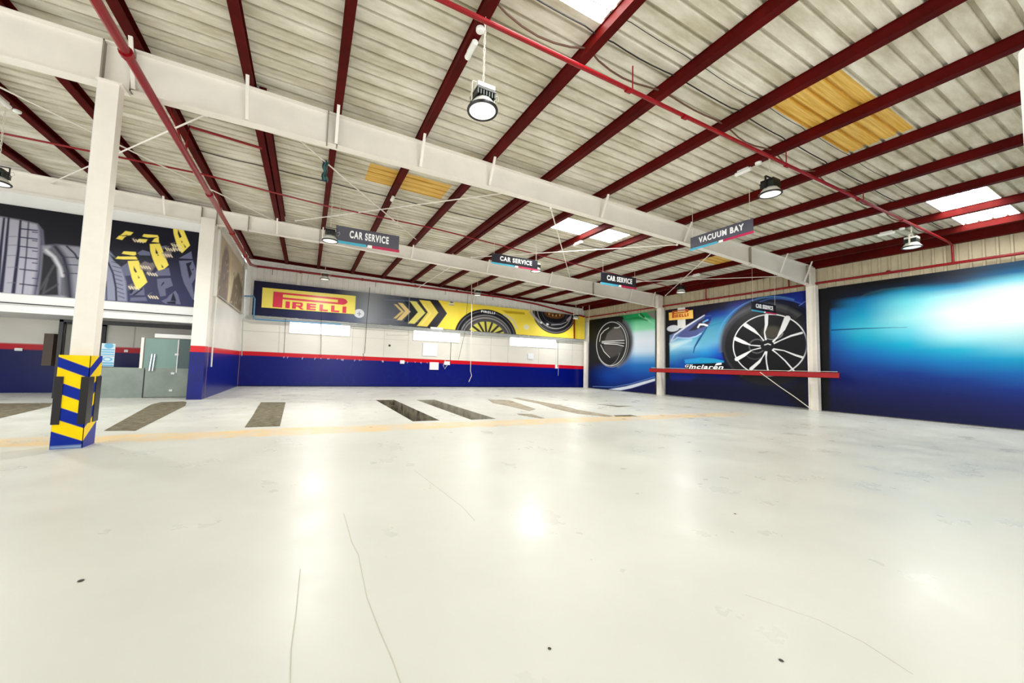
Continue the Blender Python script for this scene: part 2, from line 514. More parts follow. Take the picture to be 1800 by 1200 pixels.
slab([(11.445, 12.466), (11.852, 11.728), (12.498, 11.511), (11.490, 11.369)], M['concrete_patch'], 'thin brown streak on the floor before the right hand murals')

# hairline cracks
def crack(pts, label, r=0.003):
    ps = [(p[0], p[1], 0.0008) for p in pts]
    b = MB()
    for i in range(len(ps) - 1):
        b.bar(ps[i], ps[i + 1], r * 2, 0.0012)
    tag(b.build('floor_crack', M['crack']), label, 'crack')
M['crack'] = mat('crack_line', (198, 197, 182), 0.9)
crack([(0.412, 3.985), (0.418, 3.598), (0.420, 3.342), (0.446, 3.101), (0.430, 2.530), (0.452, 2.190), (0.475, 1.962), (0.481, 1.813), (0.478, 1.629)], 'long wandering crack on the near floor, right of centre bottom')
crack([(0.040, 3.047), (0.024, 2.524), (0.009, 2.243), (0.013, 1.981)], 'short straight crack on the near floor left of the long one')
crack([(2.781, 1.586), (2.935, 1.246), (2.939, 1.041), (2.873, 0.837)], 'shallow diagonal crack on the near floor at the right', 0.002)
crack([(1.454, 5.229), (1.523, 4.376), (1.575, 3.734), (1.556, 3.353)], 'faint diagonal crack on the mid floor under the front lamp', 0.002)
for (u, v, s, lab) in ((1, 1, .02, 'dark chip on the floor right of centre'), (2, 2, .017, 'grey chip on the near floor, bottom centre'), (3, 3, .02, 'dark chip on the near floor at the bottom, right of centre'), (4, 4, .03, 'thin dark sliver on the floor at left')):
    p = {1: (4.230, 2.505), 2: (1.257, 1.711), 3: (2.339, 1.160), 4: (-1.268, 3.425)}[u]
    s *= 0.6
    b = MB().lathe([(0, .001), (s * .8, .001), (s, s * .25), (s * .5, s * .45), (0, s * .5)], (p[0], p[1], 0), 7)
    tag(b.build('stone_chip', M['pebble']), lab, 'stone chip')

# ------------------------------------------------------------------ roof: ribbed sheets, clear and yellow panels
PITCH = 0.27
def roof_profile(y):
    t = (y / PITCH) % 1.0
    return {0: 0}.get(-1, 0.0)
CLEAR = [(2.35, 3.93, 3.0, 4.3), (8.0, 11.25, 10.5, 11.7), (16.2, 19.35, 2.9, 4.1)]
YELL = [(8.05, 11.4, 3.0, 4.15), (1.3, 3.75, 10.4, 11.5), (15.8, 18.2, 10.0, 11.2)]
def snap(y):
    return round(y / PITCH) * PITCH
HOLES = [(a, b, snap(c), snap(d)) for a, b, c, d in CLEAR + YELL]
PROF = [(0.0, 0.0), (0.10, 0.004), (0.19, 0.0), (0.20, 0.065), (0.255, 0.065), (0.27, 0.0)]
def ribbed(x0, x1, k0, k1, mb, lift=0.0):
    for k in range(k0, k1):
        for (a, za), (b, zb) in zip(PROF[:-1], PROF[1:]):
            y0, y1 = k * PITCH + a, k * PITCH + b
            mb.add([(x0, y0, zr(x0) + za + lift), (x1, y0, zr(x1) + za + lift), (x1, y1, zr(x1) + zb + lift), (x0, y1, zr(x0) + zb + lift)], [(0, 1, 2, 3)])
mb = MB()
K0, K1 = round(-7.0 / PITCH), round(24.1 / PITCH)
for k in range(K0, K1):
    ym = (k + 0.5) * PITCH
    cuts = sorted([(h[0], h[1]) for h in HOLES if h[2] < ym < h[3]])
    x = -15.0
    for a, b in cuts:
        ribbed(x, a, k, k + 1, mb); x = b
    ribbed(x, 20.6, k, k + 1, mb)
roof = mb.build('ceiling', M['roof']); struct(roof)
for i, h in enumerate(HOLES):
    b = MB(); ribbed(h[0], h[1], round(h[2] / PITCH), round(h[3] / PITCH), b)
    if i < 3:
        o = struct(b.build('window_%d' % (i + 4), M['skylight']))
    else:
        labs = ['bright yellow translucent roof sheet at upper right of the roof', 'brownish yellow translucent roof sheet between the two white beams, left', 'dim yellow translucent roof sheet beyond the far right end of the front beam']
        tag(b.build('roof_sheet', M['yellow_sheet']), labs[i - 3], 'roof panel')
# dark lap joints across some sheets
for y, x0, x1, lab in ((-0.0, -3, 20.3, None),):
    pass

# purlins
PX = [-8.15, -6.45, -4.88, -3.13, -1.41, 0.23, 2.11, 3.95, 5.8, 7.75, 9.6, 11.5, 13.45, 15.4, 17.42, 19.3]
ORD = ['first from the left, far corner', 'second from the left', 'third from the left', 'fourth from the left, beside the thick red pipe', 'fifth from the left', 'sixth from the left', 'seventh from the left, holding the front lamp', 'eighth from the left, lit by the near skylight', 'ninth from the left', 'tenth from the left', 'eleventh from the left, crossing the yellow sheet', 'sixth from the right wall', 'fifth from the right wall', 'fourth from the right wall', 'third from the right wall, between two skylights', 'second from the right wall, pink in skylight glow']
for x, od in zip(PX, ORD):
    x1 = x + 0.16; zt = zr(x1) - 0.003
    b = MB()
    sec = lambda a, c, d, e: [(a, 0, c), (d, 0, c), (d, 0, e), (a, 0, e)]
    b.sweep(sec(x, zt - 0.012, x1, zt), (0, -6.9, 0), (0, 23.75, 0))
    b.sweep(sec(x + 0.02, zt - 0.2, x + 0.035, zt - 0.012), (0, -6.9, 0), (0, 23.75, 0))
    b.sweep(sec(x, zt - 0.212, x1, zt - 0.2), (0, -6.9, 0), (0, 23.75, 0))
    b.sweep(sec(x1 - 0.012, zt - 0.2, x1, zt - 0.17), (0, -6.9, 0), (0, 23.75, 0))
    tag(b.build('roof_purlin', M['red_steel']), 'dark red steel roof purlin, ' + od, 'purlin', 'red purlins under the roof')
for x, lab in ((-1.2, 'short dark red purlin lapped beside the fifth one between the beams'), (6.02, 'short dark red purlin lapped beside the ninth one between the beams')):
    zt = zr(x + .13) - 0.003
    b = MB().sweep([(0, 0, 0), (.13, 0, 0), (.13, 0, -.012), (.015, 0, -.012), (.015, 0, -.2), (.13, 0, -.2), (.13, 0, -.212), (0, 0, -.212)], (x, 8.7, zt), (x, 16.35, zt))
    tag(b.build('lapped_purlin', M['red_steel']), lab, 'purlin')
b = MB().box((20.16, -6.9, 6.27), (20.34, 23.7, 6.59)); tag(b.build('eaves_purlin', M['red_steel']), 'deep dark red eaves beam along the top of the right wall', 'beam')
b = MB()
b.sweep([(0, 0, 0), (0, 0.06, 0), (0, 0.06, -0.17), (0, 0, -0.17)], (-3.2, 23.755, zr(-3.2, 7.115)), (20.1, 23.755, zr(20.1, 7.115)))
tag(b.build('end_rafter', M['red_steel']), 'dark red sloping rafter along the top of the back wall', 'beam')

# ------------------------------------------------------------------ white frame beams and columns
def I_beam(y, x0, x1, zbs):
    """I section along X, top follows the purlin undersides"""
    b = MB(); hw = 0.1
    def q(z0, z1, w, a, c, zlo, zhi): pass
    zt = lambda x: zr(x, 6.895)
    zb = lambda x: float(np.interp(x, [q[0] for q in zbs], [q[1] for q in zbs]))
    n = 40
    for i in range(n):
        a, c = x0 + (x1 - x0) * i / n, x0 + (x1 - x0) * (i + 1) / n
        for (w, f) in ((hw, lambda x: (zt(x) - 0.02, zt(x))), (0.008, lambda x: (zb(x) + 0.02, zt(x) - 0.02)), (hw, lambda x: (zb(x), zb(x) + 0.02))):
            l0, h0 = f(a); l1, h1 = f(c)
            vs = [(a, y - w, l0), (a, y + w, l0), (a, y + w, h0), (a, y - w, h0), (c, y - w, l1), (c, y + w, l1), (c, y + w, h1), (c, y - w, h1)]
            fs = [(0, 1, 5, 4), (1, 2, 6, 5), (2, 3, 7, 6), (3, 0, 4, 7)]
            if i == 0: fs.append((0, 3, 2, 1))
            if i == n - 1: fs.append((4, 5, 6, 7))
            b.add(vs, fs)
    return b, zt, zb
def frame_beam(y, x0, x1, zbs, label, plates, braces):
    b, zt, zb = I_beam(y, x0, x1, zbs)
    t = thing('frame_beam', ((x0 + x1) / 2, y, zb((x0 + x1) / 2)), label, 'beam')
    b.build('beam_body', M['white_steel'], t)
    for px in plates:
        p = MB().box((px - 0.012, y - 0.1, zb(px) - 0.02), (px + 0.012, y - 0.008, zt(px) + 0.01))
        p.build('stiffener_plate', M['grey_seam'], t)
    for px in braces:
        z0, z1 = zr(px + 0.08, 6.93), zb(px + 0.08) + 0.03
        p = MB().bar((px + 0.08, y - 0.42, z0 + 0.05), (px + 0.08, y - 0.115, z1), 0.06, 0.03)
        p.build('fly_brace', M['white_steel'], t)
frame_beam(8.54, -15.0, 20.2, [(-15, 6.3), (-3.2, 6.19), (4.7, 6.15), (11.6, 5.98), (15.5, 5.82), (20.2, 5.5)], 'long white steel roof beam in front, on the striped column', [-3.5, -3.1, 0.13, 0.33, 15.5, 19.75], [-3.13, -1.41, 0.23, 2.11, 3.95, 7.75, 11.5, 17.42, 19.3])
frame_beam(16.5, -15.0, 20.2, [(-15, 6.55), (-6, 6.44), (-3.7, 6.40), (1.0, 6.36), (9.3, 6.05), (20.2, 5.55)], 'long white steel roof beam behind, parallel to the front one', [-3.76, -3.3, -2.3, 0.2, 14.7], [-4.88, -1.41, 0.23, 3.95, 7.75, 11.5, 17.42, 19.3])

def I_column(x, y, h, name_label, w=0.32, d=0.36, rot=False):
    t = thing('steel_column', (x, y, 0), name_label, 'column')
    b = MB()
    if not rot:   # flange faces the camera (-Y)
        b.box((x - w / 2, y - d / 2, 0.0), (x + w / 2, y - d / 2 + 0.02, h)); b.box((x - w / 2, y + d / 2 - 0.02, 0.0), (x + w / 2, y + d / 2, h))
        b.box((x - 0.012, y - d / 2 + 0.02, 0.0), (x + 0.012, y + d / 2 - 0.02, h))
    else:
        b.box((x - d / 2, y - w / 2, 0.0), (x - d / 2 + 0.02, y + w / 2, h)); b.box((x + d / 2 - 0.02, y - w / 2, 0.0), (x + d / 2, y + w / 2, h))
        b.box((x - d / 2 + 0.02, y - 0.012, 0.0), (x + d / 2 - 0.02, y + 0.012, h))
    b.build('column_shaft', M['white_steel'], t)
    return t
def box_column(x0, x1, y0, y1, h, label):
    t = thing('steel_column', ((x0 + x1) / 2, (y0 + y1) / 2, 0), label, 'column')
    MB().box((x0, y0, 0), (x1, y1, h)).build('column_shaft', M['white_steel'], t)
    return t
t = box_column(-3.46, -3.19, 8.3, 8.5, 6.17, 'white steel column standing in the yellow and blue striped plinth')
MB().box((-3.49, 8.26, 6.155), (-3.14, 8.6, 6.18)).build('cap_plate', M['white_steel'], t)
MB().box((-3.475, 8.305, 1.47), (-3.462, 8.495, 6.15)).build('flange_edge', M['cream_edge'] if 'cream_edge' in M else M['white_board'], t)
t = box_column(-3.74, -3.31, 16.28, 16.7, 6.56, 'white column at the corner of the office wall beside the tyre mural')
MB().box((-3.745, 16.275, 0), (-3.305, 16.705, 1.68)).build('painted_base', mat('navy_paint', (0, 18, 118), 0.35, noise=0.3, nscale=2), t)
MB().box((-3.745, 16.275, 1.68), (-3.305, 16.705, 1.90)).build('red_band', mat('red_paint', (206, 22, 36), 0.35), t)
for x, y, lab in ((20.1, 8.48, 'white column between the wheel mural and the large blue mural'), (20.1, 16.32, 'white column left of the wheel mural, crossed by the red bar')):
    t = I_column(x, y, zr(20, 6.0), lab, 0.26, 0.34)
    MB().box((x - 0.32, y - 0.1, 5.50), (x + 0.1, y + 0.12, 6.3)).build('knee_bracket', M['white_steel'], t)
box_column(20.1, 20.3, 23.2, 23.5, 3.7, 'slim white post in the far right corner of the room')

# striped plinth
px0, px1, py0, py1, ph = -3.53, -3.155, 8.15, 8.53, 1.47
t = thing('column_plinth', ((px0 + px1) / 2, (py0 + py1) / 2, 0), 'yellow and blue diagonally striped plinth around the left column', 'plinth')
c = Canvas(px0, px1, 0, ph, 70, 180, (8, 44, 150))
ST = [(1.9, 1.44), (1.28, 1.06), (0.88, 0.68), (0.48, 0.28)]
def front(c, s0, s1, slope):
    for a, b_ in ST:
        c.poly([(s0, a), (s1, a - slope), (s1, b_ - slope), (s0, b_)], (252, 214, 0))
c.C[:] = lin((6, 40, 150))
front(c, px0, px1, 0.17)
c.poly([(px0, 0), (px1, 0), (px1, 0.06), (px0, 0.05)], (150, 175, 205), 0.02, 0.5)
c.noise(0.05, 3, 3, 3)
o = c.build('front_face', lambda u, v: (u, np.full_like(u, py0), v), P_WALL, (0, 0.008, 0)); o.parent = t; o.matrix_parent_inverse = Matrix.Translation(-t.location)
c = Canvas(py0, py1, 0, ph, 80, 180, (6, 40, 150))
for a, b_ in ST:
    c.poly([(py0, a - 0.17), (py1, a + 0.1), (py1, b_ + 0.1), (py0, b_ - 0.17)], (252, 214, 0))
c.noise(0.05, 3, 3, 4)
o = c.build('side_face', lambda u, v: (np.full_like(u, px1), u, v), P_WALL, (-0.008, 0, 0)); o.parent = t; o.matrix_parent_inverse = Matrix.Translation(-t.location)
MB().box((px0 + 0.004, py0 + 0.009, 0), (px1 - 0.009, py1, ph - 0.003)).build('plinth_core', M['y_paint'], t)
for (x, y) in ((px0, py0), (px1, py0), (px1, py1)):
    g = MB(); sx = 1 if x == px0 else -1; sy = 1 if y == py0 else -1
    th = 0.012
    g.box((x - sx * th, y - sy * th, 0.38), (x + sx * 0.085, y, 1.13))
    g.box((x - sx * th, y, 0.38), (x, y + sy * 0.15, 1.13))
    g.build('rubber_corner_guard', M['black'], t)

# ------------------------------------------------------------------ walls
# back wall lower part: cream panels, red stripe, navy paint
XB0, XB1 = -3.3, 20.45
c = Canvas(XB0, XB1, 0, 3.64, 840, 130, (230, 226, 216))
def pts(x, v): return (x, v)
for x in (-1.21, 0.68, 2.44, 3.12, 4.33, 5.88, 8.84, 10.32, 11.88, 13.29, 15.98, 17.57, 19.19):
    c.line([(x, 1.8), (x, 3.64)], 0.016, (150, 146, 138), 0.03, 0.8)
c.line([(XB0, 3.02), (-1.1, 3.02)], 0.012, (178, 172, 162), 0.03)
c.line([(2.4, 3.0), (6.0, 3.0)], 0.012, (186, 180, 170), 0.03); c.line([(9.5, 3.0), (13.3, 3.0)], 0.012, (186, 180, 170), 0.03)
c.line([(17.6, 3.0), (20.4, 3.0)], 0.012, (178, 172, 162), 0.03)
c.noise(0.025, 0.6, 1.4, 1)
top = lambda x: 1.885 - 0.0072 * x
bot = lambda x: 1.655 - 0.0088 * x
c.poly([(XB0, top(XB0)), (XB1, top(XB1)), (XB1, 0), (XB0, 0)], (206, 18, 34), 0.02)
c.poly([(XB0, bot(XB0)), (XB1, bot(XB1)), (XB1, -1), (XB0, -1)], (0, 14, 112), 0.02)
rg = np.random.RandomState(5)
for k in range(26):
    x = rg.uniform(-1.2, 7.5); z = bot(x) + 0.01
    c.line([(x, z), (x + rg.uniform(-.03, .03), z - rg.uniform(0.02, 0.1))], 0.03, (214, 214, 224), 0.02, 0.8)
for k in range(90):
    x = rg.uniform(-3, 12); z = rg.uniform(0.1, 1.5)
    c.line([(x, z), (x + rg.uniform(-.4, .4), z - rg.uniform(0.0, 0.5))], 0.05, (10, 50, 140), 0.12, 0.22)
c.line([(XB0, 0.0), (XB1, 0.0)], 0.1, (2, 8, 50), 0.05)
c.disc((4.685, 2.606), 0.075, 0.075, (40, 46, 30), 0.02)
c.line([(4.472, 3.353), (4.513, 3.247), (5.857, 3.332), (5.844, 3.628)], 0.03, (190, 184, 176), 0.02)
c.line([(8.85, 3.35), (8.85, 3.5)], 0.05, (70, 66, 60), 0.03)
# windows are cut as separate panes in front of the masonry line
o = c.build('wall_back', lambda u, v: (u, np.full_like(u, 23.8), v), P_WALL, (0, 0.2, 0)); struct(o)

# back wall upper part: vertical ribbed sheet up to the rafter
b = MB(); p = 0.32; x = XB0
while x < XB1:
    for (a, ya), (d, yd) in zip([(0, 0), (.22, 0), (.235, -.05), (.305, -.05), (.32, 0)][:-1], [(0, 0), (.22, 0), (.235, -.05), (.305, -.05), (.32, 0)][1:]):
        b.add([(x + a, 23.87 + ya, 3.64), (x + d, 23.87 + yd, 3.64), (x + d, 23.87 + yd, zr(x, 7.1)), (x + a, 23.87 + ya, zr(x, 7.1))], [(0, 1, 2, 3)])
    x += p
struct(b.build('wall_back_upper', M['back_sheet']))
b = MB()
b.sweep([(0, -.04, -.05), (0, .04, -.05), (0, .04, .05), (0, -.04, .05)], (XB0 + .1, 23.77, zr(XB0, 6.86)), (20.1, 23.77, zr(20.1, 6.86)))
struct(b.build('trim_1', M['back_sheet']))
for x, lab in ((-0.75, 'left'), (4.6, 'middle'), (10.3, 'right of the first lamp'), (14.9, 'right')):
    tag(MB().box((x, 23.70, 3.8), (x + 0.16, 23.81, zr(x, 6.5))).build('wall_post', M['white_steel']), 'white steel post on the upper back wall, ' + {'left': 'above the red lettered board', 'middle': 'above the grey part of the banner', 'right of the first lamp': 'above the front of the yellow banner', 'right': 'above the right hand tyre of the banner'}[lab], 'post', 'posts on the back wall')

# windows in the back wall: pairs of frosted panes
for i, (x0, x1, ms) in enumerate(((-1.0, 2.26, (0.64,)), (6.18, 9.44, (7.85,)), (13.4, 17.56, (15.66, 16.9)))):
    w = MB()
    for a in (x0, *ms, x1):
        w.box((a - 0.025, 23.74, 3.03), (a + 0.025, 23.80, 3.68))
    w.box((x0, 23.74, 3.02), (x1, 23.80, 3.05)); w.box((x0, 23.74, 3.66), (x1, 23.80, 3.69))
    fr = struct(w.build('window_%d' % (i + 1), M['white_plastic']))
    g = MB(); ed = [x0, *ms, x1]
    for a, d in zip(ed[:-1], ed[1:]):
        MB().box((a + 0.025, 23.765, 3.05), (d - 0.025, 23.79, 3.66)).build('pane', M['window_glow'], fr)

# right wall
struct(MB().box((20.5, -7, 0), (20.7, 24, 5.4)).build('wall_right', M['plain_wall']))
b = MB(); y = -7.0
while y < 23.9:
    pr_ = [(0, 0), (.2, 0), (.21, .06), (.26, .06), (.28, 0)]
    for (a, xa), (d, xd) in zip(pr_[:-1], pr_[1:]):
        b.add([(20.42 - xa, y + a, 5.28), (20.42 - xd, y + d, 5.28), (20.42 - xd, y + d, 6.62), (20.42 - xa, y + a, 6.62)], [(0, 1, 2, 3)])
    y += 0.28
struct(b.build('wall_right_upper', M['wall_sheet']))
# front wall behind the camera, with the bay door opening
b = MB()
b.box((-0.4, -7.1, 4.9), (6.8, -7.0, 7.1)); b.box((-15, -7.1, 0), (-0.4, -7.0, 7.4)); b.box((6.8, -7.1, 0), (20.7, -7.0, 7.0))
struct(b.build('wall_front', M['plain_wall']))

# office side wall (left), cream over red over navy
c = Canvas(16.7, 23.8, 0, 6.62, 150, 160, (228, 225, 218))
c.noise(0.03, 1.2, 1.0, 7)
c.poly([(16.7, 1.90), (23.8, 1.90), (23.8, 0), (16.7, 0)], (206, 18, 34), 0.03)
c.poly([(16.7, 1.68), (23.8, 1.68), (23.8, -1), (16.7, -1)], (0, 20, 122), 0.03)
o = c.build('wall_left', lambda u, v: (np.full_like(u, -3.3), u, v), P_WALL, (-0.15, 0, 0)); struct(o)
struct(MB().box((-3.42, 16.9, 6.36), (-3.22, 23.7, 6.62)).build('trim_2', M['white_steel']))
# office front: white boards around the tyre mural, wall set back below
b = MB()
b.box((-15, 16.62, 2.72), (-3.72, 16.8, 3.32)); b.box((-15, 16.62, 6.02), (-3.72, 16.8, 6.62)); b.box((-15, 16.7, 3.3), (-3.72, 16.8, 6.1))
struct(b.build('wall_office_upper', M['white_board']))
c = Canvas(-15, -3.45, 0, 2.9, 300, 90, (222, 218, 208))
c.noise(0.03, 1.0, 1.6, 9)
c.poly([(-15, 1.80), (-3.4, 1.80), (-3.4, 0), (-15, 0)], (196, 16, 34), 0.03)
c.poly([(-15, 1.585), (-3.4, 1.585), (-3.4, -1), (-15, -1)], (4, 14, 84), 0.03)
c.line([(-6.35, 1.8), (-6.35, 2.9)], 0.02, (150, 146, 138), 0.03)
struct(c.build('wall_office', lambda u, v: (u, np.full_like(u, 19.6), v), P_WALL, (0, 0.15, 0)))
struct(MB().box((-15, 16.8, 2.72), (-3.45, 19.7, 2.85)).build('ceiling_office', M['white_board']))

# steel and glass partition with its door
t = thing('office_partition', (-6.3, 17.2, 0), 'low grey steel partition with clear glass above, left of the glass door', 'partition')
MB().box((-7.4, 17.18, 0.0), (-5.22, 17.22, 1.06)).build('steel_panel', M['steel_plate'], t)
MB().box((-5.36, 17.15, 1.04), (-5.28, 17.25, 2.14)).build('white_post', M['white_steel'], t)
MB().box((-7.5, 17.16, 0.0), (-7.4, 17.24, 2.62)).build('black_post', M['black_paint'], t)
MB().box((-7.5, 17.16, 2.54), (-6.6, 17.24, 2.62)).build('black_rail', M['black_paint'], t)
d = MB().box((-5.2, 17.18, 0.02), (-3.9, 17.22, 1.06)).build('door_1', M['steel_plate']); struct(d)
MB().box((-5.26, 17.185, 1.06), (-4.32, 17.205, 2.12)).build('glass_pane', M['glass'], d)
MB().box((-4.28, 17.185, 1.06), (-3.9, 17.205, 2.14)).build('side_glass', M['dark_glass'], d)
MB().box((-5.22, 17.17, 0.0), (-5.19, 17.23, 1.0)).build('black_gap', M['black_paint'], d)
MB().tube([(-5.06, 17.11, 0.96), (-5.02, 17.11, 1.56)], 0.022).tube([(-4.97, 17.11, 0.96), (-4.94, 17.11, 1.56)], 0.022).build('door_handle', M['chrome'], d)
for z, x in ((1.57, -4.33), (0.88, -4.4), (0.26, -4.42)):
    MB().box((x - .05, 17.15, z - 0.035), (x + .05, 17.18, z + 0.035)).build('hinge_patch', M['chrome'], d)
MB().box((-4.32, 17.175, 0.9), (-4.29, 17.215, 2.12)).build('door_edge', M['chrome'], d)
struct(MB().box((-6.6, 17.1, 2.52), (-3.76, 17.3, 2.66)).build('trim_3', M['black_paint']))
struct(MB().box((-5.0, 17.15, 2.16), (-3.8, 17.3, 2.3)).build('trim_4', M['white_board']))
t = tag(MB().box((-8.75, 19.2, 1.02), (-8.5, 19.58, 2.2)).build('wall_cabinet', M['brown_box']), 'narrow brown cabinet on the office wall left of the black framed door', 'cabinet')
dd = MB()
dd.box((-8.45, 19.5, 0), (-8.33, 19.6, 2.72)); dd.box((-8.45, 19.5, 2.6), (-7.2, 19.6, 2.72)); dd.box((-7.3, 19.5, 0), (-7.2, 19.6, 2.72))
dd = dd.build('door_2', M['black_paint']); struct(dd)
MB().box((-8.33, 19.53, 0), (-7.3, 19.58, 2.6)).build('door_leaf', M['olive_door'], dd)
c = Canvas(-6.43, -6.07, 1.08, 1.88, 60, 100, (208, 224, 232))
c.disc((-6.24, 1.80), 0.12, 0.10, (110, 178, 214), 0.03)
for z in (1.66, 1.58, 1.50): c.line([(-6.40, z), (-6.10, z)], 0.045, (110, 178, 214), 0.02)
c.ring((-6.25, 1.33), 0.11, 0.06, 0.03, (110, 178, 214), 0.02)
for z in (1.2, 1.12): c.line([(-6.40, z), (-6.10, z)], 0.05, (96, 166, 206), 0.02)
c.line([(-6.47, 1.44), (-6.05, 1.44)], 0.015, (120, 140, 150), 0.01)
tag(c.build('notice_poster', lambda u, v: (u, np.full_like(u, 17.24), v), P_MATT, (0, 0.01, 0)), 'tall white and light blue notice behind the striped column', 'poster')
for (x, z, y, w, lab) in ((-9.65, 1.58, 19.57, .2, 'white socket plate on the navy office wall, far left'), (-6.62, 1.66, 19.57, .12, 'small white socket plate right of the blue notice'), (-6.12, 1.56, 19.57, .2, 'white socket plate left of the glass door')):
    tag(MB().box((x, y, z - .05), (x + w, y + .03, z + .05)).build('socket_plate', M['white_plastic']), lab, 'socket', 'sockets on the office wall')

# ------------------------------------------------------------------ printed murals on the right wall
def rw_panel(c, name, label, x=20.28):
    o = c.build(name, lambda u, v: (np.full_like(u, x), u, v), P_PRINT, (0.06, 0, 0))
    return tag(o, label, 'mural')
K = (4, 3, 8)
# large blue car flank
c = Canvas(0.6, 8.33, 0.03, 5.34, 395, 260, (0, 8, 60))
c.C = c.columns([
    (7.95, [(5.326, (2, 2, 10)), (4.464, (2, 6, 26)), (4.268, (8, 110, 190)), (3.606, (0, 150, 216)), (2.947, (8, 100, 190)), (2.266, (4, 60, 150)), (1.539, (3, 22, 110)), (0.574, (0, 5, 62)), (0.094, (0, 2, 50))]),
    (6.9, [(5.265, (2, 2, 6)), (4.846, (0, 20, 50)), (4.660, (0, 126, 190)), (3.988, (16, 170, 214)), (3.526, (70, 205, 232)), (3.088, (0, 178, 216)), (2.537, (0, 120, 200)), (1.918, (0, 62, 152)), (1.301, (3, 26, 108)), (0.324, (0, 6, 62))]),
    (5.7, [(5.210, (2, 2, 6)), (5.015, (0, 26, 56)), (4.798, (30, 150, 190)), (4.408, (110, 218, 232)), (3.760, (160, 236, 242)), (3.264, (110, 218, 240)), (2.813, (0, 182, 220)), (2.256, (0, 120, 196)), (1.722, (0, 52, 142)), (0.977, (2, 18, 94)), (0.236, (0, 6, 66))]),
    (4.5, [(5.170, (0, 14, 34)), (4.930, (0, 40, 76)), (4.750, (40, 140, 184)), (4.431, (176, 236, 242)), (3.873, (234, 248, 250)), (3.318, (222, 248, 250)), (2.922, (158, 234, 244)), (2.566, (30, 184, 218)), (2.093, (0, 126, 200)), (1.543, (0, 54, 144)), (0.877, (2, 20, 96)), (0.252, (0, 8, 70))]),
    (3.2, [(5.203, (6, 62, 96)), (5.003, (10, 98, 146)), (4.767, (124, 210, 230)), (4.514, (224, 244, 248)), (4.007, (252, 248, 252)), (3.466, (244, 250, 252)), (2.998, (190, 242, 246)), (2.514, (112, 210, 238)), (2.245, (0, 168, 214)), (1.780, (0, 108, 190)), (1.245, (0, 48, 142)), (0.712, (2, 20, 100)), (0.145, (0, 9, 76))]),
    (0.6, [(0.0, (0, 9, 70)), (1.0, (0, 60, 150)), (2.0, (0, 150, 210)), (2.6, (150, 225, 240)), (3.6, (250, 250, 252)), (4.9, (200, 236, 244)), (5.3, (10, 80, 120))]),
])
c.poly([(8.5, 5.5), (7.977, 5.432), (7.924, 4.353), (8.043, 0.032), (7.9, -.1), (8.5, -.1)], (2, 2, 8), 0.12)
c.line([(7.906, 3.488), (6.861, 3.480), (5.696, 3.432)], [0.05, 0.035, 0.008], (2, 70, 130), 0.02)
c.line([(7.091, 4.605), (6.825, 4.846), (6.327, 4.970), (5.711, 4.950)], 0.03, (60, 100, 100), 0.08, 0.6)
c.C *= 0.82
rw_panel(c, 'wall_mural', 'huge mural of a glossy blue car flank fading to white, right end of the wall')
MB().box((20.3, 0.55, 5.345), (20.36, 8.05, 5.36)).build('panel_edge', M['black_paint'], None)['kind'] = 'structure'

# blue car front and wheel
c = Canvas(8.63, 16.1, 0.06, 5.36, 620, 450, (2, 2, 16))
c.C = c.columns([
    (8.75, [(0.0, (0, 0, 44)), (1.8, (0, 2, 50)), (3.2, (2, 14, 70)), (4.3, (2, 24, 110)), (4.8, (4, 40, 150)), (5.35, (4, 30, 130))]),
    (10.2, [(0.0, (0, 0, 44)), (1.8, (0, 2, 50)), (4.3, (2, 10, 80)), (4.7, (4, 40, 140)), (5.0, (6, 50, 160)), (5.35, (2, 14, 80))]),
    (11.6, [(0.0, (0, 0, 46)), (1.3, (0, 0, 40)), (3.9, (10, 60, 130)), (4.4, (30, 140, 190)), (4.8, (20, 110, 190)), (5.1, (4, 20, 140)), (5.35, (0, 4, 60))]),
    (12.5, [(0.0, (0, 2, 50)), (1.4, (0, 0, 90)), (2.2, (0, 12, 150)), (2.8, (20, 90, 190)), (3.2, (96, 160, 200)), (3.8, (80, 150, 180)), (4.3, (44, 130, 170)), (4.7, (10, 60, 150)), (5.0, (2, 8, 60)), (5.35, (4, 2, 20))]),
    (13.6, [(0.0, (0, 2, 52)), (1.4, (0, 20, 70)), (1.7, (4, 50, 160)), (2.2, (0, 70, 176)), (2.6, (30, 140, 206)), (3.0, (96, 170, 206)), (3.5, (90, 160, 184)), (4.2, (60, 136, 166)), (4.6, (4, 40, 110)), (5.35, (4, 2, 16))]),
    (14.7, [(0.0, (0, 6, 70)), (1.3, (2, 16, 90)), (1.6, (4, 60, 160)), (2.2, (8, 84, 170)), (2.7, (76, 150, 200)), (3.0, (150, 204, 230)), (3.4, (120, 190, 220)), (3.7, (90, 130, 180)), (5.35, (6, 2, 16))]),
    (15.9, [(0.0, (0, 4, 60)), (1.3, (0, 30, 110)), (1.9, (10, 90, 180)), (2.5, (70, 160, 210)), (2.9, (150, 212, 236)), (3.2, (160, 216, 236)), (3.6, (110, 130, 180)), (5.35, (4, 2, 16))]),
])
# dark background above the bonnet line
c.poly([(16.292, 5.750), (11.642, 5.563), (12.469, 5.225), (13.098, 4.990), (13.560, 4.786), (14.006, 4.537), (14.724, 4.232), (15.682, 3.781), (16.293, 3.675)], (22, 16, 34), 0.06)
c.poly([(16.292, 5.933), (15.839, 5.867), (15.802, 3.966), (15.805, 1.950), (15.770, -0.666), (16.502, -0.748)], (3, 3, 14), 0.05)
c.line([(15.683, 3.428), (15.446, 3.766), (14.687, 4.195), (13.561, 4.753)], [0.05, 0.08, 0.12, 0.05], (226, 230, 240), 0.06)
